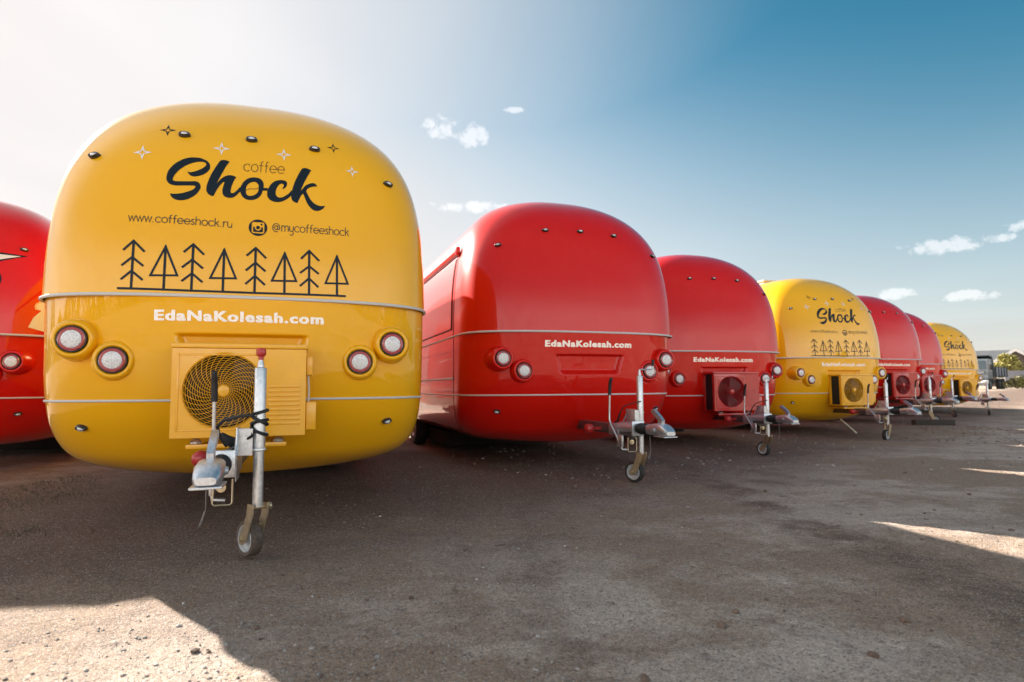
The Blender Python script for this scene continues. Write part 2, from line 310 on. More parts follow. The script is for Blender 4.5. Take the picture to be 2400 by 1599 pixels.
# ------------------------------------------------------------------ ground (one sheet to the horizon)
TR = {1: (-1.7306, 3.9785, 0.0, 0.3245), 2: (0.7572, 6.4494, -0.01, 0.3338), 3: (3.0409, 9.0594, -0.0664, 0.2683), 4: (5.9804, 11.2918, -0.0698, 0.3044),
      5: (8.6924, 14.1922, 0.0199, 0.3101), 6: (11.3477, 17.2344, 0.0117, 0.3129), 7: (14.2087, 19.7221, -0.0877, 0.2936), 0: (-5.9323, 5.9537, -0.0058, 0.3164)}
def ground_z(x, y, detail=True):
    x = np.asarray(x, float); y = np.asarray(y, float)
    num = 0.0; den = 0.35
    for X, Y, Z, a in TR.values():
        for b in (-.78, 3.9):                      # jockey wheel and axle of each trailer
            wx, wy = X - b * math.sin(a), Y + b * math.cos(a)
            w = np.exp(-((x - wx) ** 2 + (y - wy) ** 2) / (2 * .9 ** 2)); num = num + w * Z; den = den + w
    z = num / den
    d = np.hypot(x, y); ahead = ss((x * .6 + y * .8 - 22) / 48)
    z = z + .46 * ahead + .25 * ss((d - 75) / 60) * ahead
    z = z + (vnoise(x * .12, y * .12, 5) - .5) * .25 * ss((d - 24) / 40)
    if detail:
        near = 1 - ss((d - 10) / 20)
        z = z + near * ((vnoise(x * 1.3, y * 1.3, 1) - .5) * .022 + (vnoise(x * 4.1, y * 4.1, 2) - .5) * .012 + (vnoise(x * 13, y * 13, 3) - .5) * .006 + (vnoise(x * 31, y * 31, 4) - .5) * .003)
        # wheel ruts running along the row
        s = (x * .707 - (y - 2.0) * .707); t = s + .12 * np.sin((x + y) * .35)
        for c in (1.35, 2.75): z = z - near * .012 * np.exp(-((t - c) / .16) ** 2)
    return z
def axis(a, b, step, far, k=1.13):
    c = list(np.arange(a, b + 1e-6, step)); s = step; lo = [a]; hi = [c[-1]]
    while hi[-1] < far: s *= k; hi.append(hi[-1] + s)
    s = step
    while lo[-1] > -far: s *= k; lo.append(lo[-1] - s)
    return np.array(lo[:0:-1] + c + hi[1:])
gx = axis(-3.2, 6.2, .022, 1500); gy = axis(1.3, 9.2, .022, 1500)
GX, GY = np.meshgrid(gx, gy, indexing='ij'); GZ = ground_z(GX, GY)
nx, ny = GX.shape; idx = np.arange(nx * ny).reshape(nx, ny)
gm = bpy.data.meshes.new('ground'); quads = np.stack([idx[:-1, :-1], idx[1:, :-1], idx[1:, 1:], idx[:-1, 1:]], -1).reshape(-1, 4)
gm.vertices.add(nx * ny); gm.vertices.foreach_set('co', np.stack([GX, GY, GZ], -1).astype(np.float32).ravel())
gm.loops.add(quads.size); gm.loops.foreach_set('vertex_index', quads.astype(np.int32).ravel())
gm.polygons.add(len(quads)); gm.polygons.foreach_set('loop_start', (np.arange(len(quads)) * 4).astype(np.int32)); gm.polygons.foreach_set('use_smooth', np.ones(len(quads), bool))
gm.update(calc_edges=True); gm.validate(); gm.materials.append(M['ground'])
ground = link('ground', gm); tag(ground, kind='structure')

# loose stones: one mass nobody could count
def stones(name, N, region, smin, smax, material, flat=.6):
    base = []
    for k in range(6):
        bm = bmesh.new(); bmesh.ops.create_icosphere(bm, subdivisions=1, radius=1)
        vs = np.array([v.co[:] for v in bm.verts]) * (1 + rng.uniform(-.28, .28, (len(bm.verts), 1))); fs = np.array([[v.index for v in f.verts] for f in bm.faces]); bm.free(); base.append((vs, fs))
    V = []; F = []; o = 0
    for i in range(N):
        x, y = region(); vs, fs = base[i % 6]; s = smin * (smax / smin) ** (rng.random() ** 2.6); a = rng.uniform(0, 6.28)
        p = vs * np.array([s * rng.uniform(.7, 1.3), s, s * flat]); c, q = math.cos(a), math.sin(a)
        p = np.stack([p[:, 0] * c - p[:, 1] * q + x, p[:, 0] * q + p[:, 1] * c + y, p[:, 2] + float(ground_z(x, y)) + s * flat * .35], -1)
        V.append(p); F.append(fs + o); o += len(p)
    me = bpy.data.meshes.new(name); me.from_pydata(np.concatenate(V).tolist(), [], np.concatenate(F).tolist()); me.materials.append(material)
    return link(name, me)
def near_region():
    while True:
        y = 1.5 + 7.5 * rng.random() ** 1.5; x = rng.uniform(-.95, .95) * (y + .3)
        if vnoise(x * .9, y * .9, 9) > .25 + .5 * rng.random(): return x, y
def far_region():
    y = rng.uniform(6, 16); x = rng.uniform(-.1, .95) * y; return x, y
tag(stones('gravel', 6000, near_region, .002, .008, M['pebble']), kind='stuff')
def any_region(): y = 1.4 + 7 * rng.random() ** 1.3; return rng.uniform(-.95, .95) * (y + .3), y
tag(stones('soil_clods', 330, any_region, .004, .020, M['clod'], .7), kind='stuff')
tag(stones('pale_pebbles', 1100, near_region, .002, .010, M['light_stone']), kind='stuff')
tag(stones('far_gravel', 1500, far_region, .006, .024, M['pebble']), kind='stuff')
# fallen leaves drifted on the right, in front of the further trailers
V = []; F = []
for i in range(900):
    y = rng.uniform(9.5, 14); x = y * rng.uniform(.62, .98)
    if vnoise(x * .8, y * .8, 12) < .5 * rng.random() + .2: continue
    s = rng.uniform(.02, .04); a = rng.uniform(0, 6.28); z = float(ground_z(x, y)) + .006; t = rng.uniform(-.5, .5)
    c, q = math.cos(a) * s, math.sin(a) * s; o = len(V)
    V += [(x - c, y - q, z), (x + q * .6, y - c * .6, z + .012), (x + c, y + q, z + abs(t) * .02), (x - q * .6, y + c * .6, z + .004)]; F.append((o, o + 1, o + 2, o + 3))
me = bpy.data.meshes.new('fallen_leaves'); me.from_pydata(V, [], F); me.materials.append(M['leaf_litter']); tag(link('fallen_leaves', me), kind='stuff')
# rough grass between and under the left-hand trailers
V = []; F = []
for i in range(7000):
    x = rng.uniform(-4.6, -1.9); y = rng.uniform(3.2, 6.6)
    if x > -.70 * y + .25 or vnoise(x * 1.6, y * 1.6, 21) < .42 + .35 * rng.random(): continue
    z = float(ground_z(x, y)); h = rng.uniform(.008, .035); a = rng.uniform(0, 6.28); w = .003; lx, ly = rng.uniform(-.9, .9, 2) * h; o = len(V)
    V += [(x - w * math.cos(a), y - w * math.sin(a), z - .004), (x + w * math.cos(a), y + w * math.sin(a), z - .004), (x + lx, y + ly, z + h)]; F.append((o, o + 1, o + 2))
me = bpy.data.meshes.new('grass'); me.from_pydata(V, [], F); me.materials.append(M['grass']); tag(link('grass', me), kind='stuff')
SHOCK = [[(-362,1385),(-356,1373),(-343,1358),(-321,1353),(-294,1360),(-267,1374),(-245,1395),(-234,1419),(-234,1445),(-243,1462),(-256,1476),(-280,1487),(-299,1493),(-317,1493),(-338,1492),(-359,1488),(-377,1481),(-395,1472),(-429,1445),(-446,1426),(-459,1406),(-470,1385),(-476,1363),(-479,1332),(-476,1315),(-467,1299),(-458,1291),(-448,1286),(-434,1283),(-420,1281),(-389,1284),(-348,1288),(-321,1290),(-311,1287),(-308,1281),(-319,1264),(-332,1255),(-345,1248),(-376,1234),(-407,1226),(-434,1223),(-449,1226),(-447,1216),(-439,1201),(-423,1188),(-411,1184),(-400,1182),(-386,1182),(-373,1184),(-360,1188),(-346,1194),(-320,1212),(-307,1224),(-297,1237),(-289,1250),(-283,1264),(-279,1276),(-279,1288),(-283,1301),(-288,1309),(-295,1316),(-305,1320),(-314,1321),(-355,1316),(-396,1313),(-418,1311),(-430,1312),(-438,1315),(-442,1324),(-440,1335),(-435,1350),(-427,1365),(-418,1380),(-407,1395),(-392,1411),(-377,1425),(-359,1438),(-342,1448),(-326,1455),(-310,1461),(-297,1463),(-283,1465),(-271,1463),(-263,1460),(-258,1451),(-258,1442),(-264,1432),(-273,1422),(-284,1412),(-297,1403),(-310,1395),(-328,1387),(-341,1382),(-353,1382)],[(-178,1485),(-167,1493),(-148,1494),(-134,1490),(-121,1485),(-132,1467),(-141,1448),(-149,1427),(-165,1384),(-179,1344),(-191,1311),(-183,1326),(-172,1343),(-163,1355),(-155,1364),(-146,1372),(-137,1378),(-127,1382),(-118,1385),(-106,1385),(-94,1384),(-76,1375),(-84,1359),(-91,1342),(-96,1324),(-101,1306),(-103,1289),(-105,1274),(-104,1265),(-101,1259),(-96,1257),(-88,1260),(-81,1265),(-72,1275),(-61,1291),(-51,1307),(-42,1284),(-51,1270),(-60,1258),(-71,1244),(-82,1233),(-93,1227),(-105,1224),(-117,1224),(-128,1227),(-138,1232),(-145,1239),(-150,1249),(-152,1261),(-153,1275),(-151,1289),(-148,1307),(-145,1323),(-143,1333),(-147,1333),(-153,1329),(-161,1318),(-170,1304),(-179,1287),(-186,1271),(-194,1249),(-202,1229),(-209,1227),(-217,1229),(-226,1234),(-233,1239),(-239,1248),(-244,1257),(-246,1271),(-246,1285),(-244,1302),(-239,1326),(-233,1349),(-226,1373),(-217,1397),(-209,1417),(-199,1440),(-189,1463)],[(-46,1266),(-50,1280),(-50,1294),(-46,1313),(-39,1330),(-32,1345),(-22,1358),(-10,1370),(1,1377),(16,1383),(30,1386),(44,1386),(59,1383),(70,1378),(79,1370),(86,1358),(90,1345),(91,1328),(90,1315),(116,1318),(116,1298),(86,1295),(82,1276),(74,1257),(63,1243),(51,1233),(37,1226),(23,1222),(8,1221),(-6,1222),(-19,1228),(-30,1237),(-39,1250)],[(-13,1264),(-15,1278),(-16,1293),(-13,1315),(-7,1327),(1,1338),(10,1345),(19,1350),(29,1353),(39,1353),(47,1350),(53,1343),(59,1335),(61,1324),(62,1312),(61,1301),(59,1288),(54,1277),(47,1267),(38,1259),(27,1254),(17,1251),(6,1250),(-3,1252)],[(204,1325),(212,1323),(218,1325),(225,1334),(231,1346),(234,1356),(234,1367),(230,1376),(224,1381),(214,1385),(201,1386),(189,1384),(177,1381),(165,1376),(152,1368),(141,1356),(131,1342),(124,1327),(118,1311),(114,1297),(113,1282),(114,1267),(117,1254),(124,1243),(133,1233),(145,1227),(157,1223),(172,1222),(186,1224),(199,1227),(211,1233),(225,1242),(240,1254),(255,1270),(266,1288),(270,1315),(262,1316),(253,1302),(244,1290),(234,1280),(224,1272),(212,1263),(200,1258),(189,1256),(181,1258),(173,1263),(168,1271),(165,1283),(165,1294),(166,1306),(169,1318),(173,1330),(178,1340),(185,1350),(192,1356),(200,1358),(207,1358),(213,1355),(214,1348),(212,1337)],[(320,1480),(327,1491),(335,1496),(348,1498),(360,1496),(385,1485),(377,1470),(369,1451),(359,1428),(351,1409),(343,1390),(337,1373),(330,1354),(323,1330),(322,1323),(333,1339),(342,1353),(352,1365),(365,1375),(378,1382),(390,1387),(401,1388),(411,1385),(419,1378),(424,1366),(416,1365),(409,1364),(396,1361),(383,1355),(371,1348),(363,1340),(357,1331),(355,1322),(364,1301),(373,1283),(382,1266),(393,1252),(405,1240),(418,1232),(431,1227),(444,1224),(456,1224),(478,1230),(469,1213),(460,1202),(449,1195),(438,1189),(426,1186),(414,1186),(401,1190),(390,1198),(378,1211),(367,1227),(357,1246),(350,1264),(343,1285),(335,1302),(324,1288),(318,1273),(312,1258),(302,1229),(290,1231),(280,1235),(272,1242),(265,1252),(262,1264),(261,1282),(263,1300),(266,1318),(270,1336),(275,1357),(281,1379),(288,1401),(296,1422),(307,1451)]]
BEAN = [(-14,1286),(-5,1293),(5,1300),(17,1302),(31,1301),(45,1303),(55,1309),(63,1316)]
TREES = [(0,[(-629,903),(-629,612)]),(0,[(-299,897),(-300,613)]),(0,[(58,896),(58,612)]),(0,[(381,901),(385,611)]),(0,[(-452,876),(-452,613)]),(0,[(-124,875),(-124,614)]),(0,[(232,875),(235,614)]),(0,[(557,880),(560,612)]),(1,[(-681,849),(-630,905),(-569,841)]),(1,[(-685,753),(-632,803),(-572,752)]),(1,[(-685,667),(-632,718),(-572,666)]),(1,[(-348,849),(-300,899),(-240,839)]),(1,[(-354,752),(-301,801),(-243,751)]),(1,[(-353,666),(-300,715),(-243,664)]),(1,[(9,848),(58,899),(118,838)]),(1,[(7,752),(59,803),(116,752)]),(1,[(7,665),(58,717),(115,664)]),(1,[(334,849),(381,903),(441,843)]),(1,[(331,754),(383,800),(439,755)]),(1,[(331,668),(383,719),(439,666)]),(2,[(-452,876),(-528,693),(-381,698)]),(2,[(-124,875),(-197,690),(-52,695)]),(2,[(232,875),(159,691),(305,696)]),(2,[(557,880),(486,693),(629,699)])]
GLINE = [(-700, 610), (-304, 606), (52, 607), (612, 614)]
STARS = [('d', (-510, 1698), 53), ('d', (531, 1707), 47), ('w', (-633, 1505), 59), ('w', (-177, 1582), 56), ('w', (207, 1587), 53), ('w', (658, 1525), 49)]
ICON = ((67, 1035), (13, 1030), (65, 1089))
TXT = {'www': [(-669, 1031), (-83, 1024), (-688, 1066)], 'at': [(154, 1023), (635, 1030), (153, 1061)], 'coffee': [(-35, 1426), (216, 1435), (-38, 1481)]}

# ------------------------------------------------------------------ trailer body: two moulded shells (heights relative to the eye, shifted by G when meshed)
W0, ZM, ZTOP, ZB, P1, Q1, P2, Q2, KT, DU, NU, DL, NL = 1.2314, 0.477, 2.182, -0.5772, 3.4429, 3.1338, 8.0, 5.0, 0.005, 0.664, 2.9335, 0.6921, 2.5909
KU = np.array([.59, .9, 1.3, 1.7, 2.0, 2.15, ZTOP]); YU = np.array([-0.1721, -0.150, -0.0834, 0.072, 0.330, 0.570, 0.870])
KL = np.array([ZB, -.47, -.35, -.2, 0, .3, .59]); YL = np.array([0.3923, 0.1774, 0.0650, -0.0400, -0.1200, -0.1560, -0.1800])
ZT = .575; ZLOW = -.063; BODY_L = 8.5
def hermite(xs, ys, x):
    h = np.diff(xs); d = np.diff(ys) / h; m = np.empty(len(xs)); m[1:-1] = (d[:-1] * h[1:] + d[1:] * h[:-1]) / (h[:-1] + h[1:]); m[0] = d[0]; m[-1] = d[-1]
    i = np.clip(np.searchsorted(xs, x) - 1, 0, len(h) - 1); t = (x - xs[i]) / h[i]
    return ys[i] * (2*t**3 - 3*t**2 + 1) + m[i] * h[i] * (t**3 - 2*t**2 + t) + ys[i+1] * (-2*t**3 + 3*t**2) + m[i+1] * h[i] * (t**3 - t**2)
def smooth_profile(xs, ys):
    z = np.linspace(xs[0], xs[-1], 400); y = hermite(xs, ys, z); k = np.hanning(41); k /= k.sum()
    for _ in range(2):
        e = np.concatenate([2 * y[0] - y[20:0:-1], y, 2 * y[-1] - y[-2:-22:-1]]); y = np.convolve(e, k, 'valid')
    return z, y
def top_curve(z):
    # from mid height the nose sweeps back into the roof along a quarter-round
    q = np.clip((z - 1.3) / (ZTOP - 1.3), 0, 1); return -.0834 + .172 * q + .703 * (1 - np.sqrt(1 - q * q))
KU = np.array([.575, .9, 1.3, 1.5, 1.7]); YU = np.array([-0.1721, -0.150, -0.0834, top_curve(1.5), top_curve(1.7)])
_z, _y = smooth_profile(KU, YU); _zz = 1.6 + (ZTOP - 1.6) * np.sin(np.linspace(0, math.pi / 2, 500)); _k = ss((_z - 1.45) / .15)
_y = _y * (1 - _k) + top_curve(_z) * _k
SU = (np.concatenate([_z[_z < 1.6], _zz]), np.concatenate([_y[_z < 1.6], top_curve(_zz)])); SL = smooth_profile(KL, YL)
def nose(z, up): a = SU if up else SL; return np.interp(z, *a)
def half_w(z):
    s = np.clip((z - ZM) / (ZTOP - ZM), 0, 1); s2 = np.clip((ZM - z) / (ZM - ZB), 0, 1)
    return np.where(z > ZM, W0 * (1 - s ** P1) ** (1 / Q1) * (1 - KT * s * s), W0 * (1 - s2 ** P2) ** (1 / Q2))
def y_front(x, z, up=None):
    x = np.asarray(x, float); z = np.asarray(z, float); u = z >= ZT if up is None else np.full(np.shape(z), up)
    D = np.where(u, DU, DL); n = np.where(u, NU, NL); r = np.clip(np.abs(x) / np.maximum(half_w(z), 1e-4), 0, .999)
    y = np.where(u, nose(z, True), nose(z, False)) + D * (1 - (1 - r ** n) ** (1 / n))
    return y + recess(x, z)
def recess(x, z):
    x = np.asarray(x, float); z = np.asarray(z, float); hx = .345 + np.clip((z - .15) / .195, 0, 1) * .055
    return .06 * ss((hx - np.abs(x + .015)) / .035) * ss((.348 - z) / .014) * ss((z - .135) / .06)
def tpar(n_exp):
    u = np.concatenate([np.linspace(0, .52, 38), np.linspace(.52, .86, 16)[1:]]); t1 = np.arcsin(u ** (n_exp / 2)); t2 = np.linspace(t1[-1], math.pi / 2, 26)[1:]
    return np.concatenate([t1, t2])
def shell(up):
    z = (ZT + (ZTOP - ZT) * np.sin(np.linspace(0, math.pi / 2, 76))) if up else np.concatenate([np.linspace(ZT, .40, 10), np.linspace(.40, .10, 46)[1:], np.linspace(.10, -.30, 20)[1:], (-.30 + (ZB + .30) * np.sin(np.linspace(0, math.pi / 2, 26)))[1:]])
    D, n = (DU, NU) if up else (DL, NL); t = tpar(n); w = half_w(z); y0 = nose(z, up)
    xf = w[:, None] * np.sin(t) ** (2 / n); yf = y0[:, None] + D * (1 - np.clip(np.cos(t), 0, 1) ** (2 / n))
    if not up: yf = yf + recess(xf, z[:, None] + 0 * xf)
    ysd = np.linspace(1.25, BODY_L - 1.2, 12); xs = w[:, None] + 0 * ysd; ys = ysd[None] + 0 * xs
    tb = np.linspace(math.pi / 2, 0, 22); xb = w[:, None] * np.sin(tb) ** (2 / n); yb = BODY_L - y0[:, None] - D * (1 - np.clip(np.cos(tb), 0, 1) ** (2 / n))
    hx = np.concatenate([xf, xs, xb], 1); hy = np.concatenate([yf, np.maximum(ys, yf[:, -1:]), yb], 1)
    X = np.concatenate([hx, -hx[:, -2:0:-1]], 1); Y = np.concatenate([hy, hy[:, -2:0:-1]], 1); Zz = z[:, None] + 0 * X
    m = X.shape[1]; mb = MB(); vs = np.stack([X, Y, Zz], -1).reshape(-1, 3)
    i = np.arange(len(z) - 1)[:, None]; k = np.arange(m)[None]; k2 = (k + 1) % m
    fs = np.stack([i * m + k, i * m + k2, (i + 1) * m + k2, (i + 1) * m + k], -1).reshape(-1, 4)
    mb.add(vs.tolist(), fs.tolist())
    if not up: mb.f.append(tuple(range((len(z) - 1) * m, len(z) * m)))
    return mb
def ring_pts(z, up, off, y_to=BODY_L - 1.2):
    D, n = (DU, NU) if up else (DL, NL); t = np.linspace(0, math.pi / 2, 60); w = float(half_w(z)); y0 = float(nose(z, up))
    x = w * np.sin(t) ** (2 / n); y = y0 + D * (1 - np.clip(np.cos(t), 0, 1) ** (2 / n)); x = np.append(x, [w, w, w]); y = np.append(y, [1.2, 2.4, y_to])
    X = np.concatenate([-x[:0:-1], x]); Y = np.concatenate([y[:0:-1], y]); P = np.stack([X, Y], 1); T = np.gradient(P, axis=0); T /= np.linalg.norm(T, axis=1)[:, None]
    N = np.stack([T[:, 1], -T[:, 0]], 1); P = P + N * off
    return [(a, b, z) for a, b in P]
CACHE = {}
def part(name, parent, key, build, material, loc=(0, 0, 0), smooth=True, ang=40, dz=None, label=None, kind=None):
    k = (key, material.name)
    if k not in CACHE: CACHE[k] = build().mesh(name, material, smooth, ang, G if dz is None else dz)
    o = link(name, CACHE[k], parent, loc); tag(o, label, kind=kind); return o

# ---- flat vinyl laid on the curved nose
def curve_mesh(loops):
    cu = bpy.data.curves.new('outline', 'CURVE'); cu.dimensions = '2D'; cu.fill_mode = 'BOTH'
    for lp in loops:
        sp = cu.splines.new('POLY'); sp.points.add(len(lp) - 1); sp.use_cyclic_u = True
        for p, (x, z) in zip(sp.points, lp): p.co = (x, z, 0, 1)
    return from_curve(cu)
def from_curve(cu):
    o = bpy.data.objects.new('outline', cu); COL.objects.link(o); dg = bpy.context.evaluated_depsgraph_get(); dg.update()
    me = bpy.data.meshes.new_from_object(o.evaluated_get(dg)); bm = bmesh.new(); bm.from_mesh(me)
    bpy.data.objects.remove(o); bpy.data.curves.remove(cu); bpy.data.meshes.remove(me); return bm
def lay(bm, up, off=.0022, grid=.045):
    lo = [min(v.co[i] for v in bm.verts) for i in (0, 1)]; hi = [max(v.co[i] for v in bm.verts) for i in (0, 1)]
    for ax in (0, 1):
        for c in np.arange(math.ceil(lo[ax] / grid) * grid, hi[ax], grid):
            bmesh.ops.bisect_plane(bm, geom=bm.verts[:] + bm.edges[:] + bm.faces[:], plane_co=(c if ax == 0 else 0, c if ax else 0, 0), plane_no=(1 if ax == 0 else 0, 1 if ax else 0, 0), dist=1e-6)
    mb = MB(); bm.verts.index_update(); xs = np.array([v.co.x for v in bm.verts]); zs = np.array([v.co.y for v in bm.verts]); ly = np.array([v.co.z for v in bm.verts])
    ys = y_front(xs, zs, up) - off - ly
    mb.add(np.stack([xs, ys, zs], -1).tolist(), [[v.index for v in f.verts] for f in bm.faces]); bm.free(); return mb
def ribbon(bm, pts, w, closed=False, layer=0.0):
    P = [Vector((p[0], p[1])) for p in pts]; n = len(P); L = []; Rr = []
    for i in range(n):
        a = P[i - 1] if (i or closed) else None; b = P[(i + 1) % n] if (i < n - 1 or closed) else None
        if a is None: d = (b - P[i]).normalized(); mi = Vector((-d.y, d.x)); k = 1; base = P[i] - d * w * .35
        elif b is None: d = (P[i] - a).normalized(); mi = Vector((-d.y, d.x)); k = 1; base = P[i] + d * w * .35
        else:
            d1 = (P[i] - a).normalized(); d2 = (b - P[i]).normalized(); n1 = Vector((-d1.y, d1.x)); n2 = Vector((-d2.y, d2.x)); mi = (n1 + n2).normalized(); k = min(2.6, 1 / max(.2, mi.dot(n1))); base = P[i]
        L.append(bm.verts.new((*(base + mi * w / 2 * k), layer))); Rr.append(bm.verts.new((*(base - mi * w / 2 * k), layer)))
    for i in range(n if closed else n - 1):
        j = (i + 1) % n; bm.faces.new((L[i], L[j], Rr[j], Rr[i]))
def arc(cx, cy, rx, ry, a0, a1, n=10): return [(cx + rx * math.cos(R(a0 + (a1 - a0) * i / n)), cy + ry * math.sin(R(a0 + (a1 - a0) * i / n))) for i in range(n + 1)]
GLY = {  # thin geometric round hand: strokes per letter, x-height 1
 'w': (1.25, [[(0, 1), (.31, 0), (.62, 1), (.93, 0), (1.24, 1)]]), 'o': (1.05, [arc(.5, .5, .5, .5, 0, 360, 20)]), 'c': (.95, [arc(.5, .5, .5, .5, 42, 318, 16)]),
 'f': (.62, [[(.22, 0), (.22, 1.1)] + arc(.5, 1.15, .28, .33, 180, 80, 6), [(0, .9), (.5, .9)]]), 'e': (1.05, [[(.0, .5), (1.0, .5)] + arc(.5, .5, .5, .5, 0, 320, 18)]),
 's': (.62, [[(.52, .88), (.36, 1), (.14, .96), (.06, .76), (.2, .58), (.42, .44), (.52, .24), (.42, .04), (.2, 0), (.02, .12)]]),
 'h': (.95, [[(.05, 0), (.05, 1.5)], [(.05, .55)] + arc(.45, .6, .38, .4, 160, 0, 8) + [(.83, 0)]]), 'k': (.85, [[(.05, 0), (.05, 1.5)], [(.7, 1), (.08, .5)], [(.3, .66), (.75, 0)]]),
 'r': (.6, [[(.05, 0), (.05, 1)], [(.05, .55)] + arc(.42, .6, .36, .4, 160, 60, 5)]), 'u': (.95, [[(.05, 1), (.05, .42)] + arc(.43, .4, .38, .4, 180, 360, 8) + [(.81, 1), (.81, 0)]]),
 'm': (1.4, [[(.05, 0), (.05, 1)], [(.05, .62)] + arc(.37, .66, .32, .34, 160, 0, 7) + [(.69, 0)], [(.69, .62)] + arc(1.01, .66, .32, .34, 160, 0, 7) + [(1.33, 0)]]),
 'y': (.9, [[(.05, 1), (.05, .42)] + arc(.42, .42, .37, .4, 180, 360, 8) + [(.79, 1), (.79, -.3)] + arc(.42, -.3, .37, .35, 0, -140, 7)]),
 '.': (.35, [[(.1, .0), (.1, .06)]]), '@': (1.6, [arc(.7, .55, .3, .36, 0, 360, 16), [(1.0, .9), (1.0, .35), (1.12, .22), (1.3, .3)] + arc(.7, .55, .68, .75, -12, 300, 22)])}
def thin_text(s, p0, p1, xh, w):
    bm = bmesh.new(); adv = sum(GLY[c][0] + .16 for c in s) - .16; x0, z0 = p0; k = (p1[0] - x0) / adv; cx = 0
    for i, c in enumerate(s):
        for j, st in enumerate(GLY[c][1]):
            pts = [(x0 + (cx + x) * k, z0 + (p1[1] - z0) * (cx + x) / adv + y * xh) for x, y in st]
            cl = len(pts) > 12 and (Vector(pts[0]) - Vector(pts[-1])).length < 1e-6
            ribbon(bm, pts[:-1] if cl else pts, w, cl, layer=j * .0003)
        cx += GLY[c][0] + .16
    return bm
mm = lambda L: [(x / 1000, z / 1000) for x, z in L]
def bold_text(body, x0, x1, z0, cap):
    # heavy grotesque look: the outlined letters twice, a hair apart
    bm = bmesh.new()
    for j in (0, 1):
        cu = bpy.data.curves.new('outline', 'FONT'); cu.body = body; cu.size = 1.0; cu.offset = .034; cu.space_character = 1.14; cu.resolution_u = 3; b2 = from_curve(cu)
        for v in b2.verts: v.co.x += .032 * j; v.co.z = .0004 * j
        me = bpy.data.meshes.new('letters'); b2.to_mesh(me); b2.free(); bm.from_mesh(me); bpy.data.meshes.remove(me)
    lo = min(v.co.x for v in bm.verts); hi = max(v.co.x for v in bm.verts); k = (x1 - x0) / (hi - lo); top = max(v.co.y for v in bm.verts)
    for v in bm.verts: v.co = (x0 + (v.co.x - lo) * k, z0 + v.co.y * cap / top, v.co.z)
    return bm
def star_bm(bm, c, r, layer=0):
    out = []; inn = []
    for k in range(16):
        a = k * math.pi / 8; rr = [1, .42, .30, .42][k % 4] * r; ri = [.40, .26, .15, .26][k % 4] * r
        a += .06; out.append(bm.verts.new((c[0] + rr * math.cos(a), c[1] + rr * math.sin(a), layer))); inn.append(bm.verts.new((c[0] + ri * math.cos(a), c[1] + ri * math.sin(a), layer)))
    for k in range(16): bm.faces.new((out[k], out[(k + 1) % 16], inn[(k + 1) % 16], inn[k]))
def build_shock():
    bm = bmesh.new()
    for k, loops in enumerate(([SHOCK[0]], [SHOCK[1]], [SHOCK[2], SHOCK[3]], [SHOCK[4]], [SHOCK[5]])):
        b2 = curve_mesh([mm(p) for p in loops])
        for v in b2.verts: v.co.z = .0004 * (k % 2)
        me = bpy.data.meshes.new('letter'); b2.to_mesh(me); b2.free(); bm.from_mesh(me); bpy.data.meshes.remove(me)
    return lay(bm, True)
def build_bean():
    bm = bmesh.new(); ribbon(bm, mm(BEAN), .004); return lay(bm, True)
def build_text(s, key, w):
    p0, p1, p2 = mm(TXT[key]); return lambda: lay(thin_text(s, p0, p1, abs(p2[1] - p0[1]), w), True)
def build_tree(i):
    # one drawn tree: trunk stroke plus its branches or outline
    def go():
        bm = bmesh.new(); trunks = [t for t in TREES if t[0] == 0]; ch = [t for t in TREES if t[0] == 1]; tri = [t for t in TREES if t[0] == 2]
        ribbon(bm, mm(trunks[i][1]), .0145)
        for t in (ch[i * 3:i * 3 + 3] if i < 4 else []): ribbon(bm, mm(t[1]), .0135, layer=.0005)
        if i >= 4: ribbon(bm, mm(tri[i - 4][1]), .0125, True, layer=.0005)
        return lay(bm, True)
    return go
def build_gline():
    bm = bmesh.new(); ribbon(bm, mm(GLINE), .0135, layer=.001); return lay(bm, True)
def build_star(i):
    def go():
        bm = bmesh.new(); n, c, r = STARS[i]; star_bm(bm, (c[0] / 1000, c[1] / 1000), r / 1000 * .95); return lay(bm, True)
    return go
def rrect(cx, cz, h, r, n=5):
    p = []
    for sx, sz, a in ((1, 1, 0), (-1, 1, 90), (-1, -1, 180), (1, -1, 270)): p += arc(cx + sx * (h - r), cz + sz * (h - r), r, r, a, a + 90, n)
    return p
def build_icon(kind):
    c, e, t = mm(ICON); cx, cz = c[0], c[1]; r = .0555
    def go():
        if kind == 'disc': loops = [arc(cx, cz, r, r, 0, 350, 35), rrect(cx, cz, r * .66, r * .22), rrect(cx, cz, r * .56, r * .16)]
        else: loops = [arc(cx, cz, r * .20, r * .20, 0, 345, 23)]
        if kind == 'disc':
            bm = curve_mesh([arc(cx, cz, r, r, 0, 350, 35), rrect(cx, cz, r * .68, r * .22)])
            b2 = curve_mesh([rrect(cx, cz, r * .58, r * .15)[::1] ]); b2.free()
            q = r * .52
            body = [(cx - q, cz + .1 * r), (cx - q, cz - q), (cx + q, cz - q), (cx + q, cz + .1 * r), (cx + .34 * r, cz + .1 * r)] + arc(cx, cz + .02 * r, r * .36, r * .36, 10, -190, 14) + [(cx - .34 * r, cz + .1 * r)]
            for lp in (body, arc(cx, cz + .02 * r, r * .21, r * .21, 0, 340, 17), rrect(cx + .38 * r, cz + .4 * r, r * .1, r * .03, 2)):
                b3 = curve_mesh([lp]); me = bpy.data.meshes.new('tmp'); b3.to_mesh(me); b3.free(); bm.from_mesh(me); bpy.data.meshes.remove(me)
            return lay(bm, True)
    return go
EX0, EX1, EZ, ECAP = -.50, .48, .424, .062
def build_eda(): return lay(bold_text('EdaNaKolesah.com', EX0, EX1, EZ, ECAP), False)

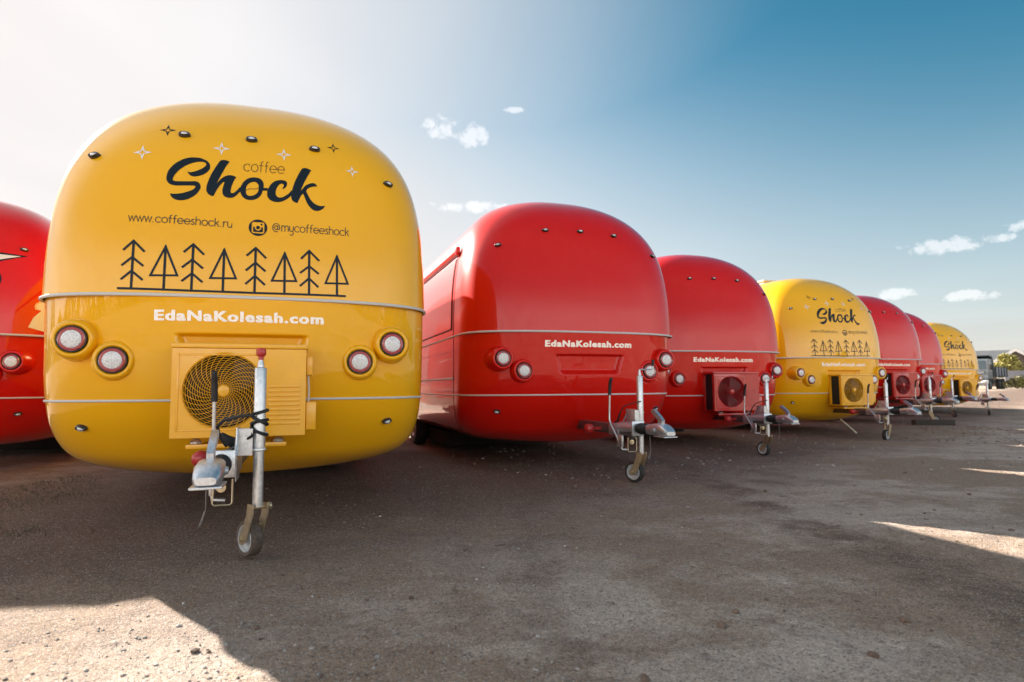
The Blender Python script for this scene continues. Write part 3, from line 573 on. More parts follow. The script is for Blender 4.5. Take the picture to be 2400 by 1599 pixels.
# ---- fittings
YN = Matrix.Rotation(R(90), 4, 'X')               # local +Z -> -Y (forward)
def fwd(x, y, z): return Matrix.Translation((x, y, z)) @ YN
def lamp(root, x, y, z, col, key):
    hz = part('tail_lamp', root, 'pod' + key, lambda: MB().lathe([(.150, -.52), (.138, -.20), (.130, -.10), (.122, -.055), (.118, -.03), (.111, -.010), (.100, .001), (.090, .001), (.084, -.004), (.080, -.016), (.02, -.018), (0, -.018)], fwd(x, y, z), 40), col, ang=60)
    part('rim', hz, 'rim' + key, lambda: MB().lathe([(.0795, -.015), (.0795, .002), (.077, .006), (.0735, .006), (.072, .000)], fwd(x, y, z), 36), M['black'])
    part('bezel', hz, 'bez' + key, lambda: MB().lathe([(.0728, -.006), (.0728, .005), (.0705, .008), (.0680, .005)], fwd(x, y, z), 36), M['chrome'])
    part('red_ring', hz, 'rr' + key, lambda: MB().lathe([(.0690, -.004), (.0685, .005), (.064, .0085), (.056, .0085), (.052, .006)], fwd(x, y, z), 36), M['red_lens'])
    part('lens', hz, 'ln' + key, lambda: MB().lathe([(.0535, .004), (.052, .010), (.042, .013), (.02, .0145), (0, .015)], fwd(x, y, z), 32), M['clear_lens'])
def surf_frame(x, z, up):
    e = .01; p = Vector((x, float(y_front(x, z, up)), z)); a = Vector((x + e, float(y_front(x + e, z, up)), z)) - p; b = Vector((x, float(y_front(x, z + e, up)), z + e)) - p
    n = a.cross(b).normalized(); n = n if n.y < 0 else -n; u = Vector((1, 0, 0)); u = (u - n * u.dot(n)).normalized(); v = n.cross(u)
    return Matrix(((u.x, v.x, n.x, p.x), (u.y, v.y, n.y, p.y), (u.z, v.z, n.z, p.z), (0, 0, 0, 1)))
def oval(prof, mtx, sx, sy, seg=20):
    return MB().lathe(prof, mtx @ Matrix.Diagonal((sx, sy, 1, 1)), seg)
def marker(root, x, z, up, key, colm):
    F = surf_frame(x, z, up)
    b = part('marker_lamp', root, 'mk' + key, lambda: oval([(1, -.01), (1, .012), (.94, .022), (.8, .027), (.62, .024), (.6, .016), (0, .016)], F, .037, .0185), M['blackgloss'])
    part('lens', b, 'ml' + key, lambda: oval([(.6, .014), (.56, .023), (.35, .029), (0, .031)], F, .037, .0185), M['clear_lens'])
def ac_unit(root, col):
    x0, x1, ya, yb, z0, z1 = -.349, .376, -.405, -.135, -.2755, .27; gx_, gz_, gr = -.075, -.005, .218
    def casing():
        mb = MB(); d = .012
        mb.box(x0, x1, yb, yb + .012, z0, z1, bev=.004)                              # back sheet
        mb.box(x1 - .012, x1, ya + .013, yb, z0 + .012, z1 - .03, bev=.003)            # right side
        mb.box(x0 + .002, x1 - .002, ya + .006, yb - .001, z0, z0 + .011, bev=.003)      # floor
        mb.box(x0, x0 + .016, ya + .012, ya + .05, z0 + .012, z1 - .03, bev=.004)         # left posts
        mb.box(x0, x0 + .016, yb - .04, yb - .002, z0 + .012, z1 - .03, bev=.004)
        mb.box(.145, .152, ya + .03, yb - .004, z0 + .013, z1 - .04)                      # inner partition
        return mb
    ac = part('air_conditioner', root, 'ac', casing, col, ang=30)
    part('lid', ac, 'aclid', lambda: MB().box(x0 - .008, x1 + .008, ya - .004, yb + .002, z1 - .029, z1, bev=.007), col, ang=30)
    def front():
        # sheet with a round hole over the fan, folded edges
        mb = MB(); fx0, fx1, fz0, fz1 = x0 + .001, x1 - .001, z0 + .004, z1 - .031; xr = .150; n = 64; y = ya
        def rect(a):
            c, s_ = math.cos(a), math.sin(a); hx = (xr - gx_) if c > 0 else (gx_ - fx0); hz = (fz1 - gz_) if s_ > 0 else (gz_ - fz0); k = min(hx / max(abs(c), 1e-6), hz / max(abs(s_), 1e-6)); return gx_ + c * k, gz_ + s_ * k
        A = sorted(set([2 * math.pi * k / n for k in range(n)] + [math.atan2(b - gz_, a - gx_) % (2 * math.pi) for a in (fx0, xr) for b in (fz0, fz1)])); m = len(A)
        rr = [(gr + .006, y - .002), (gr + .002, y - .005), (gr - .002, y - .003), (gr - .003, y + .09)]
        vs = [(*[rect(a)[0]], y, rect(a)[1]) for a in A]
        for r_, yy in rr: vs += [(gx_ + r_ * math.cos(a), yy, gz_ + r_ * math.sin(a)) for a in A]
        fs = [(i * m + k, i * m + (k + 1) % m, (i + 1) * m + (k + 1) % m, (i + 1) * m + k) for i in range(len(rr)) for k in range(m)]
        mb.add(vs, fs)
        mb.add([(xr, y, fz0), (fx1, y, fz0), (fx1, y, fz1), (xr, y, fz1)], [(0, 1, 2, 3)])
        for a, b, c, d in ((fx0, fz0, fx1, fz0), (fx1, fz0, fx1, fz1), (fx1, fz1, fx0, fz1), (fx0, fz1, fx0, fz0)): mb.add([(a, y, b), (c, y, d), (c, y + .012, d), (a, y + .012, b)], [(0, 1, 2, 3)])
        return mb
    part('front_panel', ac, 'acf', front, col, ang=30)
    part('frame', ac, 'acfr', lambda: MB().box(x0 + .028, x0 + .040, ya - .005, ya - .0005, z0 + .04, z1 - .06, bev=.002).box(x0 + .041, .128, ya - .005, ya - .0005, z1 - .072, z1 - .060, bev=.002).box(x0 + .041, .128, ya - .005, ya - .0005, z0 + .04, z0 + .052, bev=.002).box(.129, .139, ya - .005, ya - .0005, z0 + .04, z1 - .06, bev=.002), col, ang=30)
    def grille():
        mb = MB(); yy = ya - .006
        for i in range(15):
            r_ = .036 + (gr - .042) * i / 14; mb.tube([(gx_ + r_ * math.cos(2 * math.pi * k / 40), yy - .012 * (1 - (r_ / gr) ** 2), gz_ + r_ * math.sin(2 * math.pi * k / 40)) for k in range(40)], .0013, 4, closed=True)
        for j in range(30):
            a = 2 * math.pi * j / 30; mb.tube([(gx_ + r_ * math.cos(a + 1.15 * (1 - r_ / gr)), yy - .0035 - .012 * (1 - (r_ / gr) ** 2), gz_ + r_ * math.sin(a + 1.15 * (1 - r_ / gr))) for r_ in np.linspace(.03, gr - .001, 9)], .0016, 4)
        return mb
    part('grille', ac, 'acg', grille, col, ang=60)
    part('hub_cap', ac, 'ach', lambda: MB().lathe([(.035, -.008), (.035, .014), (.030, .021), (.012, .025), (0, .025)], fwd(gx_, ya, gz_), 28), col)
    def fan():
        mb = MB(); mb.lathe([(.05, -.09), (.05, -.03), (.03, -.02), (0, -.02)], fwd(gx_, ya, gz_), 20)
        for b in range(3):
            vs = []
            for r_ in np.linspace(.048, gr - .012, 6):
                wdt = .75 - .25 * r_ / gr
                for s_ in np.linspace(-.5, .5, 7): a = 2.1 * b + .4 + s_ * wdt * 1.9 + .5 * r_ / gr; vs.append((gx_ + r_ * math.cos(a), ya + .06 + s_ * .055, gz_ + r_ * math.sin(a)))
            mb.add(vs, [(i * 7 + j, i * 7 + j + 1, i * 7 + j + 8, i * 7 + j + 7) for i in range(5) for j in range(6)])
        return mb
    part('fan', ac, 'acfan', fan, M['fan'])
    part('coil', ac, 'accoil', lambda: MB().box(x0 + .018, x0 + .026, ya + .052, yb - .042, z0 + .013, z1 - .032).box(x0 + .03, .14, yb - .03, yb - .004, z0 + .014, z1 - .034), M['coil'], smooth=False)
    for i in range(9):
        zz = .02 - i * .0275; part('rib', ac, 'acrib', lambda: MB().box(.165, .345, -.006, .0, -.0085, .0085, bev=.004), col, loc=(0, ya - .0006, zz + G), ang=30, dz=0)
    part('valve_cover', ac, 'acv', lambda: MB().box(x1 + .001, x1 + .038, ya + .03, yb - .03, .085, .20, bev=.006), col, ang=30)
    part('valve_cover', ac, 'acv2', lambda: MB().box(x1 + .001, x1 + .062, ya + .02, yb - .02, z0 + .03, z0 + .20, bev=.008), col, ang=30)
    part('pipe', ac, 'acp', lambda: MB().tube([(x1 + .012, ya + .08, .085), (x1 + .018, ya + .08, .0), (x1 + .016, ya + .08, -.075)], .006, 8), M['trim'])
    for x in (-.22, .225):
        part('foot', ac, 'acfoot', lambda: MB().lathe([(.03, 0), (.032, .012), (.02, .024), (.008, .03), (0, .03)], Matrix.Translation((0, 0, -.024)), 14).lathe([(.006, -.05), (.006, -.02)], Matrix.Identity(4), 8), M['galv'], loc=(x, ya + .06, z0 - .010 + G), dz=0)
    part('bracket', ac, 'acbr', lambda: MB().box(-.27, .27, ya + .03, ya + .07, z0 - .062, z0 - .0365, bev=.003).box(-.20, -.17, ya + .071, .1, z0 - .062, z0 - .038, bev=.003).box(.17, .20, ya + .071, .1, z0 - .062, z0 - .038, bev=.003), col, ang=30)
    return ac
def jack(root, turn, crank, key, up=0.0):
    jx, jy = .15, -.85
    tube = part('jockey_wheel', root, 'jk', lambda: MB().lathe([(0, .113), (.0285, .113), (.030, .110), (.030, -.30)], Matrix.Translation((jx, jy, 0)), 24).lathe([(.030, -.300), (.037, -.303), (.038, -.312), (.030, -.316), (.0262, -.318), (.0262, -.60), (0, -.60)], Matrix.Translation((jx, jy, 0)), 24).lathe([(.012, .113), (.017, .116), (.016, .135), (.011, .150), (.011, .165), (0, .165)], Matrix.Translation((jx, jy, 0)), 16), M['galv'])
    RZ = Matrix.Translation((jx, jy, 0)) @ Matrix.Rotation(turn, 4, 'Z')
    wc = Vector((0, .075, -.77)); wr = .093
    part('fork', tube, 'fk' + key, lambda: MB().prism([(-.032, -.585), (.022, -.585), (.030, -.64), (.060, -.70), (.105, -.765), (.100, -.795), (.070, -.800), (.030, -.775), (-.005, -.70), (-.034, -.63)], RZ @ Matrix(((0, 0, 1, -.043), (1, 0, 0, 0), (0, 1, 0, 0), (0, 0, 0, 1))), .006)
         .prism([(-.032, -.585), (.022, -.585), (.030, -.64), (.060, -.70), (.105, -.765), (.100, -.795), (.070, -.800), (.030, -.775), (-.005, -.70), (-.034, -.63)], RZ @ Matrix(((0, 0, 1, .037), (1, 0, 0, 0), (0, 1, 0, 0), (0, 0, 0, 1))), .006)
         .tube([RZ @ Vector((-.052, wc.y, wc.z)), RZ @ Vector((.052, wc.y, wc.z))], .011, 10).tube([RZ @ Vector((-.045, 0, -.605)), RZ @ Vector((.068, 0, -.605))], .009, 10).lathe([(.0, 0), (.019, 0), (.019, .014), (0, .014)], RZ @ Matrix.Translation((.056, 0, -.605)) @ Matrix.Rotation(R(90), 4, 'Y'), 14)
         .tube([RZ @ Vector((-.044, .03, -.70)), RZ @ Vector((.044, .03, -.70))], .006, 8), M['brass'])
    AX = RZ @ Matrix.Translation(wc) @ Matrix.Rotation(R(90), 4, 'Y')
    part('tyre', tube, 'ty' + key, lambda: MB().lathe([(.070, -.027), (.086, -.030), (.0915, -.024), (.093, -.012), (.093, .012), (.0915, .024), (.086, .030), (.070, .027)], AX, 40), M['jockey_tyre' if crank == 'cap' else 'tyre'])
    part('rim', tube, 'ri' + key, lambda: MB().lathe([(.071, -.026), (.066, -.030), (.062, -.024), (.058, -.012), (.030, -.008), (.020, -.022), (0, -.022)], AX, 32).lathe([(.071, .026), (.066, .030), (.062, .024), (.058, .012), (.030, .008), (.020, .022), (0, .022)], AX, 32), M['rimgrey'])
    if crank == 'cap':
        part('crank_handle', tube, 'crc', lambda: MB().lathe([(.013, .155), (.0135, .172), (.022, .178), (.0245, .186), (.0245, .208), (.021, .216), (0, .218)], Matrix.Translation((jx, jy, 0)), 8), M['redcap'])
    else:
        a = crank; d = Vector((math.cos(a), math.sin(a), 0)); o = Vector((jx, jy, 0))
        c = part('crank_handle', tube, 'cra' + key, lambda: MB().tube([o + Vector((0, 0, .160)), o + Vector((0, 0, .168)), o + d * .015 + Vector((0, 0, .172)), o + d * .13 + Vector((0, 0, .172)), o + d * .145 + Vector((0, 0, .18)), o + d * .147 + Vector((0, 0, .21))], .0065, 8), M['galv'])
        part('knob', c, 'kn' + key, lambda: MB().tube([o + d * .147 + Vector((0, 0, .205)), o + d * .147 + Vector((0, 0, .265))], [.011, .014], 10), M['black'])
    # clamp holding the tube on the drawbar
    part('jack_clamp', root, 'clp', lambda: MB().box(.047, .053, -.93, -.77, -.46, -.19, bev=.002).box(.054, .119, -.885, -.879, -.335, -.20).box(.054, .119, -.821, -.815, -.335, -.20)
         .box(.1185, .1215, -.89, -.81, -.335, -.20).tube([(.05, -.95, -.33), (.05, -.885, -.205), (.05, -.80, -.205), (.05, -.70, -.33)], .008, 8).tube([(.06, -.85, -.225), (.19, -.85, -.225)], .006, 8), M['galv'], ang=30)
    return tube
def coupling(root, key, lever=True):
    bar = part('drawbar', root, 'bar', lambda: MB().box(-.045, .045, -1.05, .55, -.425, -.33, bev=.012), M['beam'], ang=30)
    part('overrun_housing', bar, 'ovr', lambda: MB().lathe([(.050, -.30), (.056, -.20), (.050, -.02), (.048, 0)], fwd(0, -1.05, -.36), 24).box(-.060, .060, -1.06, -1.045, -.42, -.29, bev=.004).box(-.05, .05, -.80, -.60, -.435, -.3265, bev=.01), M['cast'])
    part('gaiter', root, 'gtr', lambda: MB().lathe([(.046, 0)] + [(.050 if k % 2 else .043, .010 + k * .0135) for k in range(11)] + [(.045, .165), (0, .165)], fwd(0, -1.085, -.352), 24), M['black'])
    def head():
        mb = MB(); secs = [(-1.245, .040, .040, -.350), (-1.30, .046, .046, -.348), (-1.36, .052, .048, -.342), (-1.43, .056, .050, -.338), (-1.49, .058, .048, -.345), (-1.545, .052, .032, -.358), (-1.57, .040, .016, -.366)]
        vs = []; n = 16
        for y, hw, hh, zc in secs:
            for k in range(n):
                a = 2 * math.pi * k / n; c, s_ = math.cos(a), math.sin(a); e = 2 / 3.2
                zz = zc + hh * math.copysign(abs(s_) ** e, s_); vs.append((hw * math.copysign(abs(c) ** e, c), y, max(zz, -.392)))
        fs = [(i * n + k, i * n + (k + 1) % n, (i + 1) * n + (k + 1) % n, (i + 1) * n + k) for i in range(len(secs) - 1) for k in range(n)] + [tuple(range(n)), tuple(range((len(secs) - 1) * n, len(secs) * n))]
        mb.add(vs, fs); mb.box(-.062, .062, -1.565, -1.40, -.400, -.389, bev=.004)
        mb.lathe([(0, -.066), (.016, -.066), (.016, .066), (0, .066)], Matrix.Translation((0, -1.40, -.345)) @ Matrix.Rotation(R(90), 4, 'Y'), 12)
        return mb
    cp = part('coupling_head', root, 'cpl', head, M['cast'], ang=35)
    part('handle', cp, 'cph', lambda: MB().prism([(-1.40, -.31), (-1.455, -.30), (-1.462, -.265), (-1.43, -.235), (-1.33, -.175), (-1.30, -.185), (-1.305, -.205), (-1.40, -.265)], Matrix(((0, 0, 1, -.014), (1, 0, 0, 0), (0, 1, 0, 0), (0, 0, 0, 1))), .028), M['cast'], ang=50)
    part('safety_hoop', root, 'loop', lambda: MB().tube([(-.045, -.96, -.44), (-.05, -.96, -.555), (-.04, -.96, -.565), (.03, -.96, -.565), (.04, -.96, -.555), (.04, -.96, -.44)], .0045, 8), M['brass'])
    part('pivot_bolt', root, 'pvt', lambda: MB().lathe([(0, 0), (.022, 0), (.022, .02), (.012, .021), (.012, .03), (0, .03)], fwd(-.01, -.95, -.48), 14), M['brass'])
    part('wire_tail', root, 'wire', lambda: MB().tube([(-.03, -1.30, -.40), (-.032, -1.305, -.47), (-.03, -1.31, -.52), (-.045, -1.31, -.58), (-.06, -1.312, -.60), (-.052, -1.305, -.58), (-.036, -1.30, -.53)], .0017, 6), M['beam'])
    if lever:
        lv = part('brake_lever', root, 'lev', lambda: MB().tube([(-.085, -.705, -.06), (-.085, -.695, -.20), (-.085, -.69, -.285), (-.083, -.715, -.335), (-.075, -.79, -.42), (-.065, -.86, -.515), (-.06, -.875, -.55), (.0, -.88, -.555)], .0095, 10).box(-.075, -.055, -.90, -.80, -.53, -.42, bev=.006), M['galv'])
        part('grip', lv, 'grp', lambda: MB().tube([(-.085, -.705, -.062), (-.085, -.712, .01), (-.085, -.722, .06), (-.085, -.742, .090), (-.085, -.748, .097)], [.0165, .0165, .0165, .015, .008], 14), M['black'])
    part('side_reflector', root, 'sref', lambda: MB().lathe([(.03, -.05), (.045, -.045), (.046, .0), (.040, .022), (.022, .035), (0, .038)], fwd(-.178, -.47, -.385), 22).box(-.178, -.046, -.45, -.435, -.40, -.37), M['redcap'])
    return cp
def running_gear(root, leg=False):
    for sx in (-1, 1):
        w = part('wheel', root, 'whl%d' % sx, lambda: MB().lathe([(.19, -.09), (.29, -.095), (.318, -.07), (.325, -.03), (.325, .03), (.318, .07), (.29, .095), (.19, .09)], Matrix.Translation((sx * 1.02, 3.9, .325 - G)) @ Matrix.Rotation(R(90), 4, 'Y'), 36), M['tyre'])
        part('rim', w, 'wrm%d' % sx, lambda: MB().lathe([(.20, -.085), (.19, -.06), (.15, -.04), (.06, -.05), (0, -.05)], Matrix.Translation((sx * 1.02, 3.9, .325 - G)) @ Matrix.Rotation(R(-90 * sx), 4, 'Y'), 24), M['galv'])
    part('axle', root, 'axl', lambda: MB().box(-.92, .92, 3.85, 3.95, -.585, -.50, bev=.01), M['dark'])
    part('under_shade_box', root, 'udf', lambda: MB().box(-.90, .90, 2.5, 7.4, -.78, -.575, bev=.02), M['dark'])  # added dark box in place of the black shade beneath the body
    if leg:
        part('stabiliser_leg', root, 'stb', lambda: MB().tube([(.10, .10, -.545), (.30, -.06, -.80)], .017, 8).tube([(.02, .22, -.55), (.16, .06, -.62)], .010, 6), M['brass'])
def side_fittings(root, col):
    # serving hatch and its rails down the flank that faces the sun
    for sx in (-1,):
        def panel(z0, z1, y0, y1, off, nz=12):
            z = np.linspace(z0, z1, nz); x = half_w(z); vs = []; 
            for k in range(nz): vs += [(sx * (x[k] + off), y0, z[k]), (sx * (x[k] + off), y1, z[k]), (sx * (x[k] - .01), y0, z[k]), (sx * (x[k] - .01), y1, z[k])]
            fs = []
            for k in range(nz - 1):
                a, b = k * 4, k * 4 + 4; fs += [(a, a + 1, b + 1, b), (a, a + 2, b + 2, b), (a + 1, a + 3, b + 3, b + 1)]
            fs += [(0, 1, 3, 2), (4 * nz - 4, 4 * nz - 3, 4 * nz - 1, 4 * nz - 2)]
            return MB().add(vs, fs)
        part('hatch_seal', root, 'hs', lambda: panel(.655, 1.475, .795, 3.305, .006), M['black'], ang=30)
        h = part('hatch_panel', root, 'hp', lambda: panel(.668, 1.462, .808, 3.292, .013), col, ang=30)
        part('body_seam', root, 'seam', lambda: panel(-.50, 1.62, .715, .724, .0035, 30), M['dark'], ang=30)
        part('awning_rail', root, 'awn', lambda: MB().tube([(sx * (float(half_w(1.53)) + .035), y, 1.53) for y in (.74, 1.8, 3.4)], .028, 12).box(sx * (float(half_w(1.53)) + .01), sx * (float(half_w(1.53)) + .06), .70, .76, 1.49, 1.58, bev=.01), col)
        part('side_trim', root, 'strim', lambda: MB().tube([(sx * (W0 + .004), y, .115) for y in (.73, 2, 3.5)], .012, 8), M['trim'])
def roof_vent(root):
    part('roof_vent', root, 'vent', lambda: MB().box(-.26, .26, 1.55, 2.05, ZTOP - .02, ZTOP + .06, bev=.02).box(-.29, .29, 1.52, 2.08, ZTOP + .061, ZTOP + .10, bev=.015), M['ventlid'], ang=40)
M['fan'] = mat('fan_blades', (.035, .028, .022), .45); M['rimgrey'] = mat('wheel_rim_plastic', (.5, .5, .5), .35, coat=.3); M['ventlid'] = mat('vent_lid', (.55, .47, .33), .5)
def cable(root):
    jx, jy = .15, -.85; pts = [(-.02, -.70, -.30), (-.05, -.74, -.245), (-.055, -.80, -.19), (-.02, -.85, -.155), (.06, -.885, -.135), (.12, -.895, -.13)]
    for k in range(60):
        a = -2.2 + k * .42; pts.append((jx + .039 * math.cos(a), jy + .039 * math.sin(a), -.120 - .105 * (k / 59) + .026 * math.sin(a * .53 + 1)))
    pts += [(.12, -.89, -.235), (.06, -.86, -.28), (.01, -.80, -.31), (.0, -.70, -.322)]
    c = part('cable', root, 'cab', lambda: MB().tube(pts, .0085, 7), M['black'])
    part('plug', c, 'plg', lambda: MB().tube([(-.045, -.745, -.235), (-.02, -.73, -.262), (.02, -.71, -.285), (.05, -.69, -.300)], [.016, .026, .030, .022], 12), M['black'])
def art(root):
    a = part('logo_lettering', root, 'shock', build_shock, M['navy'], smooth=False); part('bean_line', a, 'bean', build_bean, M['thin'], smooth=False)
    part('small_lettering', root, 'coffee', build_text('coffee', 'coffee', .0042), M['thin'], smooth=False)
    part('web_lettering', root, 'www', build_text('www.coffeeshock.ru', 'www', .0052), M['thin'], smooth=False)
    part('handle_lettering', root, 'at', build_text('@mycoffeeshock', 'at', .0050), M['thin'], smooth=False)
    part('camera_emblem', root, 'icon', build_icon('disc'), M['navy'], smooth=False)
    for i in range(8): part('drawn_tree', root, 'tr%d' % i, build_tree(i), M['navy'], smooth=False)
    part('drawn_ground_line', root, 'gl', build_gline, M['navy'], smooth=False)
    for i, (n, c, r) in enumerate(STARS): part('drawn_star', root, 'st%d' % i, build_star(i), M['navy' if n == 'd' else 'white_vinyl'], smooth=False, label='dark outlined star' if n == 'd' else 'white outlined star')
def red_art(root):
    # fragment of a mural seen at the edge of the left-hand trailer: white spike, dark ring, cream scroll
    def spike(g):
        def go():
            p = [(.50, 1.25 - g * 1.2), (.62, 1.30 - g * 1.1), (.905 + g * 1.8, 1.40 + g * .4), (.62, 1.405 + g), (.50, 1.40 + g)]; return lay(curve_mesh([p]), True, .0022 if g else .0032)
        return go
    part('painted_spike', root, 'sp1', spike(.026), M['navy'], smooth=False); part('painted_spike', root, 'sp2', spike(0), M['white_vinyl'], smooth=False)
    part('painted_ring', root, 'rg', lambda: lay(curve_mesh([arc(.57, 1.13, .22, .17, 0, 350, 35), arc(.55, 1.13, .17, .125, 0, 350, 35)]), True), M['navy'], smooth=False)
    def scroll(g):
        def go():
            p = [(1.02, .66), (1.05, .76), (1.10, .84)] + arc(1.115, .88, .05 + g, .05 + g, 210, 30, 6) + [(1.19, .80), (1.17, .70), (1.19, .60)]
            return lay(curve_mesh([p]), True, .0022 if g else .0032)
        return go
    part('painted_scroll', root, 'sc1', scroll(.015), M['peach'], smooth=False); part('painted_scroll', root, 'sc2', scroll(0), M['cream'], smooth=False)
M['peach'] = mat('peach_vinyl', (.8, .45, .2), .4); M['cream'] = mat('cream_vinyl', (.72, .66, .45), .4)
MK = [(-.912, 1.476), (-.404, 1.659), (0, 1.675), (.404, 1.659), (.912, 1.476)]
def make_trailer(idx, colour, label, ac=True, crank=0.6, turn=0.0, drawings=False, lever=True, vent=False, with_cable=False, mural=False):
    X, Y, Z, a = TR[idx]; root = empty('food_trailer', (X, Y, Z), a); tag(root, label, 'trailer', 'row of parked food trailers')
    col = M[colour]; acc = M[colour + '_ac']
    part('upper_body', root, 'upper', lambda: shell(True), col, ang=75); part('lower_body', root, 'lower', lambda: shell(False), col, ang=75)
    part('trim_strip', root, 'trimU', lambda: MB().tube(ring_pts(ZT, True, .005), .0105, 8), M['trim']); part('trim_strip', root, 'trimL', lambda: MB().tube(ring_pts(ZLOW, False, .002), .0082, 8), M['trim'])
    for k, (x, y, z) in enumerate(((-.93, -.105, .303), (.93, -.105, .303), (-.715, -.118, .180), (.715, -.118, .180))): lamp(root, x, y, z, col, 'L%d' % k)
    for k, (x, z) in enumerate(MK): marker(root, x, z, True, 'T%d' % k, col)
    for k, x in enumerate((-.922, .922)): marker(root, x, -.222, False, 'B%d' % k, col)
    part('lettering', root, 'eda', build_eda, M['foil'], smooth=False)
    if ac: ac_unit(root, acc)
    coupling(root, '', lever); jack(root, turn, crank, 'k%.2f' % turn + ('' if crank == 'cap' else '%.2f' % crank)); running_gear(root, leg=(idx == 4)); side_fittings(root, col)
    if drawings: art(root)
    if vent: roof_vent(root)
    if with_cable: cable(root)
    else: part('cable', root, 'cab2', lambda: MB().tube([(.14, -.89, -.12), (.08, -.86, -.135), (.02, -.80, -.16), (-.005, -.76, -.215), (.0, -.70, -.30), (.0, -.62, -.33)], [.005, .005, .005, .006, .012, .007], 7), M['black'])
    if mural: red_art(root)
    return root
T1 = make_trailer(1, 'yellow', 'large yellow food trailer nearest the camera with a red cap on its jack', crank='cap', turn=.55, drawings=True, with_cable=True)
T2 = make_trailer(2, 'red', 'red food trailer with an empty number plate recess, beside the nearest yellow trailer', ac=False, crank=.0, turn=.45)
T3 = make_trailer(3, 'red', 'red food trailer with a fan unit, left of the middle yellow trailer', crank=.3, turn=.25)
T4 = make_trailer(4, 'yellow', 'yellow food trailer standing between two red trailers in the middle of the row', crank=.5, turn=1.9, drawings=True, vent=True)
T5 = make_trailer(5, 'red', 'red food trailer just right of the yellow trailer in the middle of the row', crank=.2, turn=-2.6)
T6 = make_trailer(6, 'red', 'narrow visible red food trailer next to the farthest yellow trailer', crank=.2, turn=2.5, vent=True)
T7 = make_trailer(7, 'yellow', 'farthest yellow food trailer at the right end of the row near the truck', crank=3.0, turn=2.3, drawings=True)
T0 = make_trailer(0, 'red', 'red food trailer with painted mural cut off by the left edge', ac=False, crank=.3, turn=.4, mural=True)

# ------------------------------------------------------------------ far yard: truck, houses, fence, trees
M['cab'] = mat('truck_grey_paint', (.09, .105, .115), .4, coat=.3, vary=.1, scale=2); M['dump'] = mat('dump_body_dark', (.022, .030, .034), .6, vary=.3, scale=3); M['dumpside'] = mat('dump_body_side', (.20, .215, .24), .6, vary=.2, scale=3)
M['glass'] = mat('dark_glass', (.02, .035, .04), .08, coat=1); M['chassis'] = mat('chassis_black', (.012, .012, .012), .7); M['bumper'] = mat('bumper_pale', (.55, .56, .56), .45); M['headlamp'] = mat('headlamp_glass', (.8, .8, .78), .15)
M['orange_red'] = mat('rusty_red_grille', (.20, .05, .03), .5)
def at_px(u, v, Y):
    # world point on the line of sight of a photo pixel, at forward distance Y (used once to measure where far things stand)
    d = pixdir(u, v); return d * (Y / d.y) + Vector((0, 0, G))
def gz1(x, y): return float(ground_z(x, y, False))
tp = at_px(2279, 908, 58); troot = empty('dump_truck', (tp.x, tp.y, gz1(tp.x, tp.y)), R(-50))
troot.scale = (1.06, 1.06, 1.06); tag(troot, 'grey and black dump truck parked on the sunlit yard behind the last trailer', 'truck')
def tpart(n, mb, m, par=None, ang=35): return link(n, mb.mesh(n, m, True, ang), par or troot)
cab = tpart('cab', MB().prism([(0, .95), (0, 1.75), (.12, 2.62), (.22, 2.72), (1.55, 2.72), (1.6, 2.6), (1.6, .95)], Matrix(((0, 0, 1, -1.18), (1, 0, 0, 0), (0, 1, 0, 0), (0, 0, 0, 1))), 2.36), M['cab'])
tpart('windscreen', MB().add([(-1.05, .015, 1.82), (1.05, .015, 1.82), (.98, .118, 2.56), (-.98, .118, 2.56)], [(0, 1, 2, 3)]).add([(-1.05, -.012, 1.82), (1.05, -.012, 1.82), (.98, .092, 2.56), (-.98, .092, 2.56)], [(0, 1, 2, 3)]), M['glass'], cab)
tpart('grille', MB().box(-.95, .95, -.03, -.002, 1.38, 1.66, bev=.02), M['dump'], cab)
for z in (1.44, 1.52, 1.60): tpart('grille_bar', MB().box(-.93, .93, -.045, -.031, z - .012, z + .012), M['bumper'], cab)
tpart('side_window', MB().box(1.181, 1.19, .35, 1.05, 1.85, 2.5, bev=.004), M['glass'], cab); tpart('side_window', MB().box(-1.19, -1.181, .35, 1.05, 1.85, 2.5, bev=.004), M['glass'], cab)
tpart('bumper', MB().box(-1.2, 1.2, -.22, .1, .55, .86, bev=.04), M['bumper'])
for x in (-.9, .9): tpart('headlamp', MB().box(x - .16, x + .16, -.245, -.221, .64, .79, bev=.01), M['headlamp'])
tpart('number_panel', MB().box(-.7, .7, -.04, -.001, .98, 1.22, bev=.01), M['orange_red'])
for s in (-1, 1): tpart('mirror', MB().box(s * 1.28, s * 1.5, .0, .07, 1.75, 2.2, bev=.02).tube([(s * 1.18, .2, 2.25), (s * 1.4, .04, 2.2)], .02, 6), M['chassis'])
tpart('chassis', MB().box(-.45, .45, .12, 6.3, .62, .88, bev=.02).box(-1.1, 1.1, 1.75, 2.3, .5, .95, bev=.03), M['chassis'])
body = tpart('dump_body', MB().prism([(1.85, 1.15), (6.4, 1.15), (6.5, 2.05), (2.15, 2.05), (1.62, 2.95), (.45, 3.05), (.45, 2.97), (1.5, 2.80)], Matrix(((0, 0, 1, -1.22), (1, 0, 0, 0), (0, 1, 0, 0), (0, 0, 0, 1))), 2.44), M['dump'])
for s in (-1, 1):
    tpart('side_panel', MB().box(s * 1.221, s * 1.245, 2.25, 6.35, 1.22, 2.0, bev=.008), M['dumpside'], body)
    for y in (2.3, 3.3, 4.3, 5.3, 6.25): tpart('rib', MB().box(s * 1.246, s * 1.31, y - .06, y + .06, 1.18, 2.03, bev=.01), M['dump'], body)
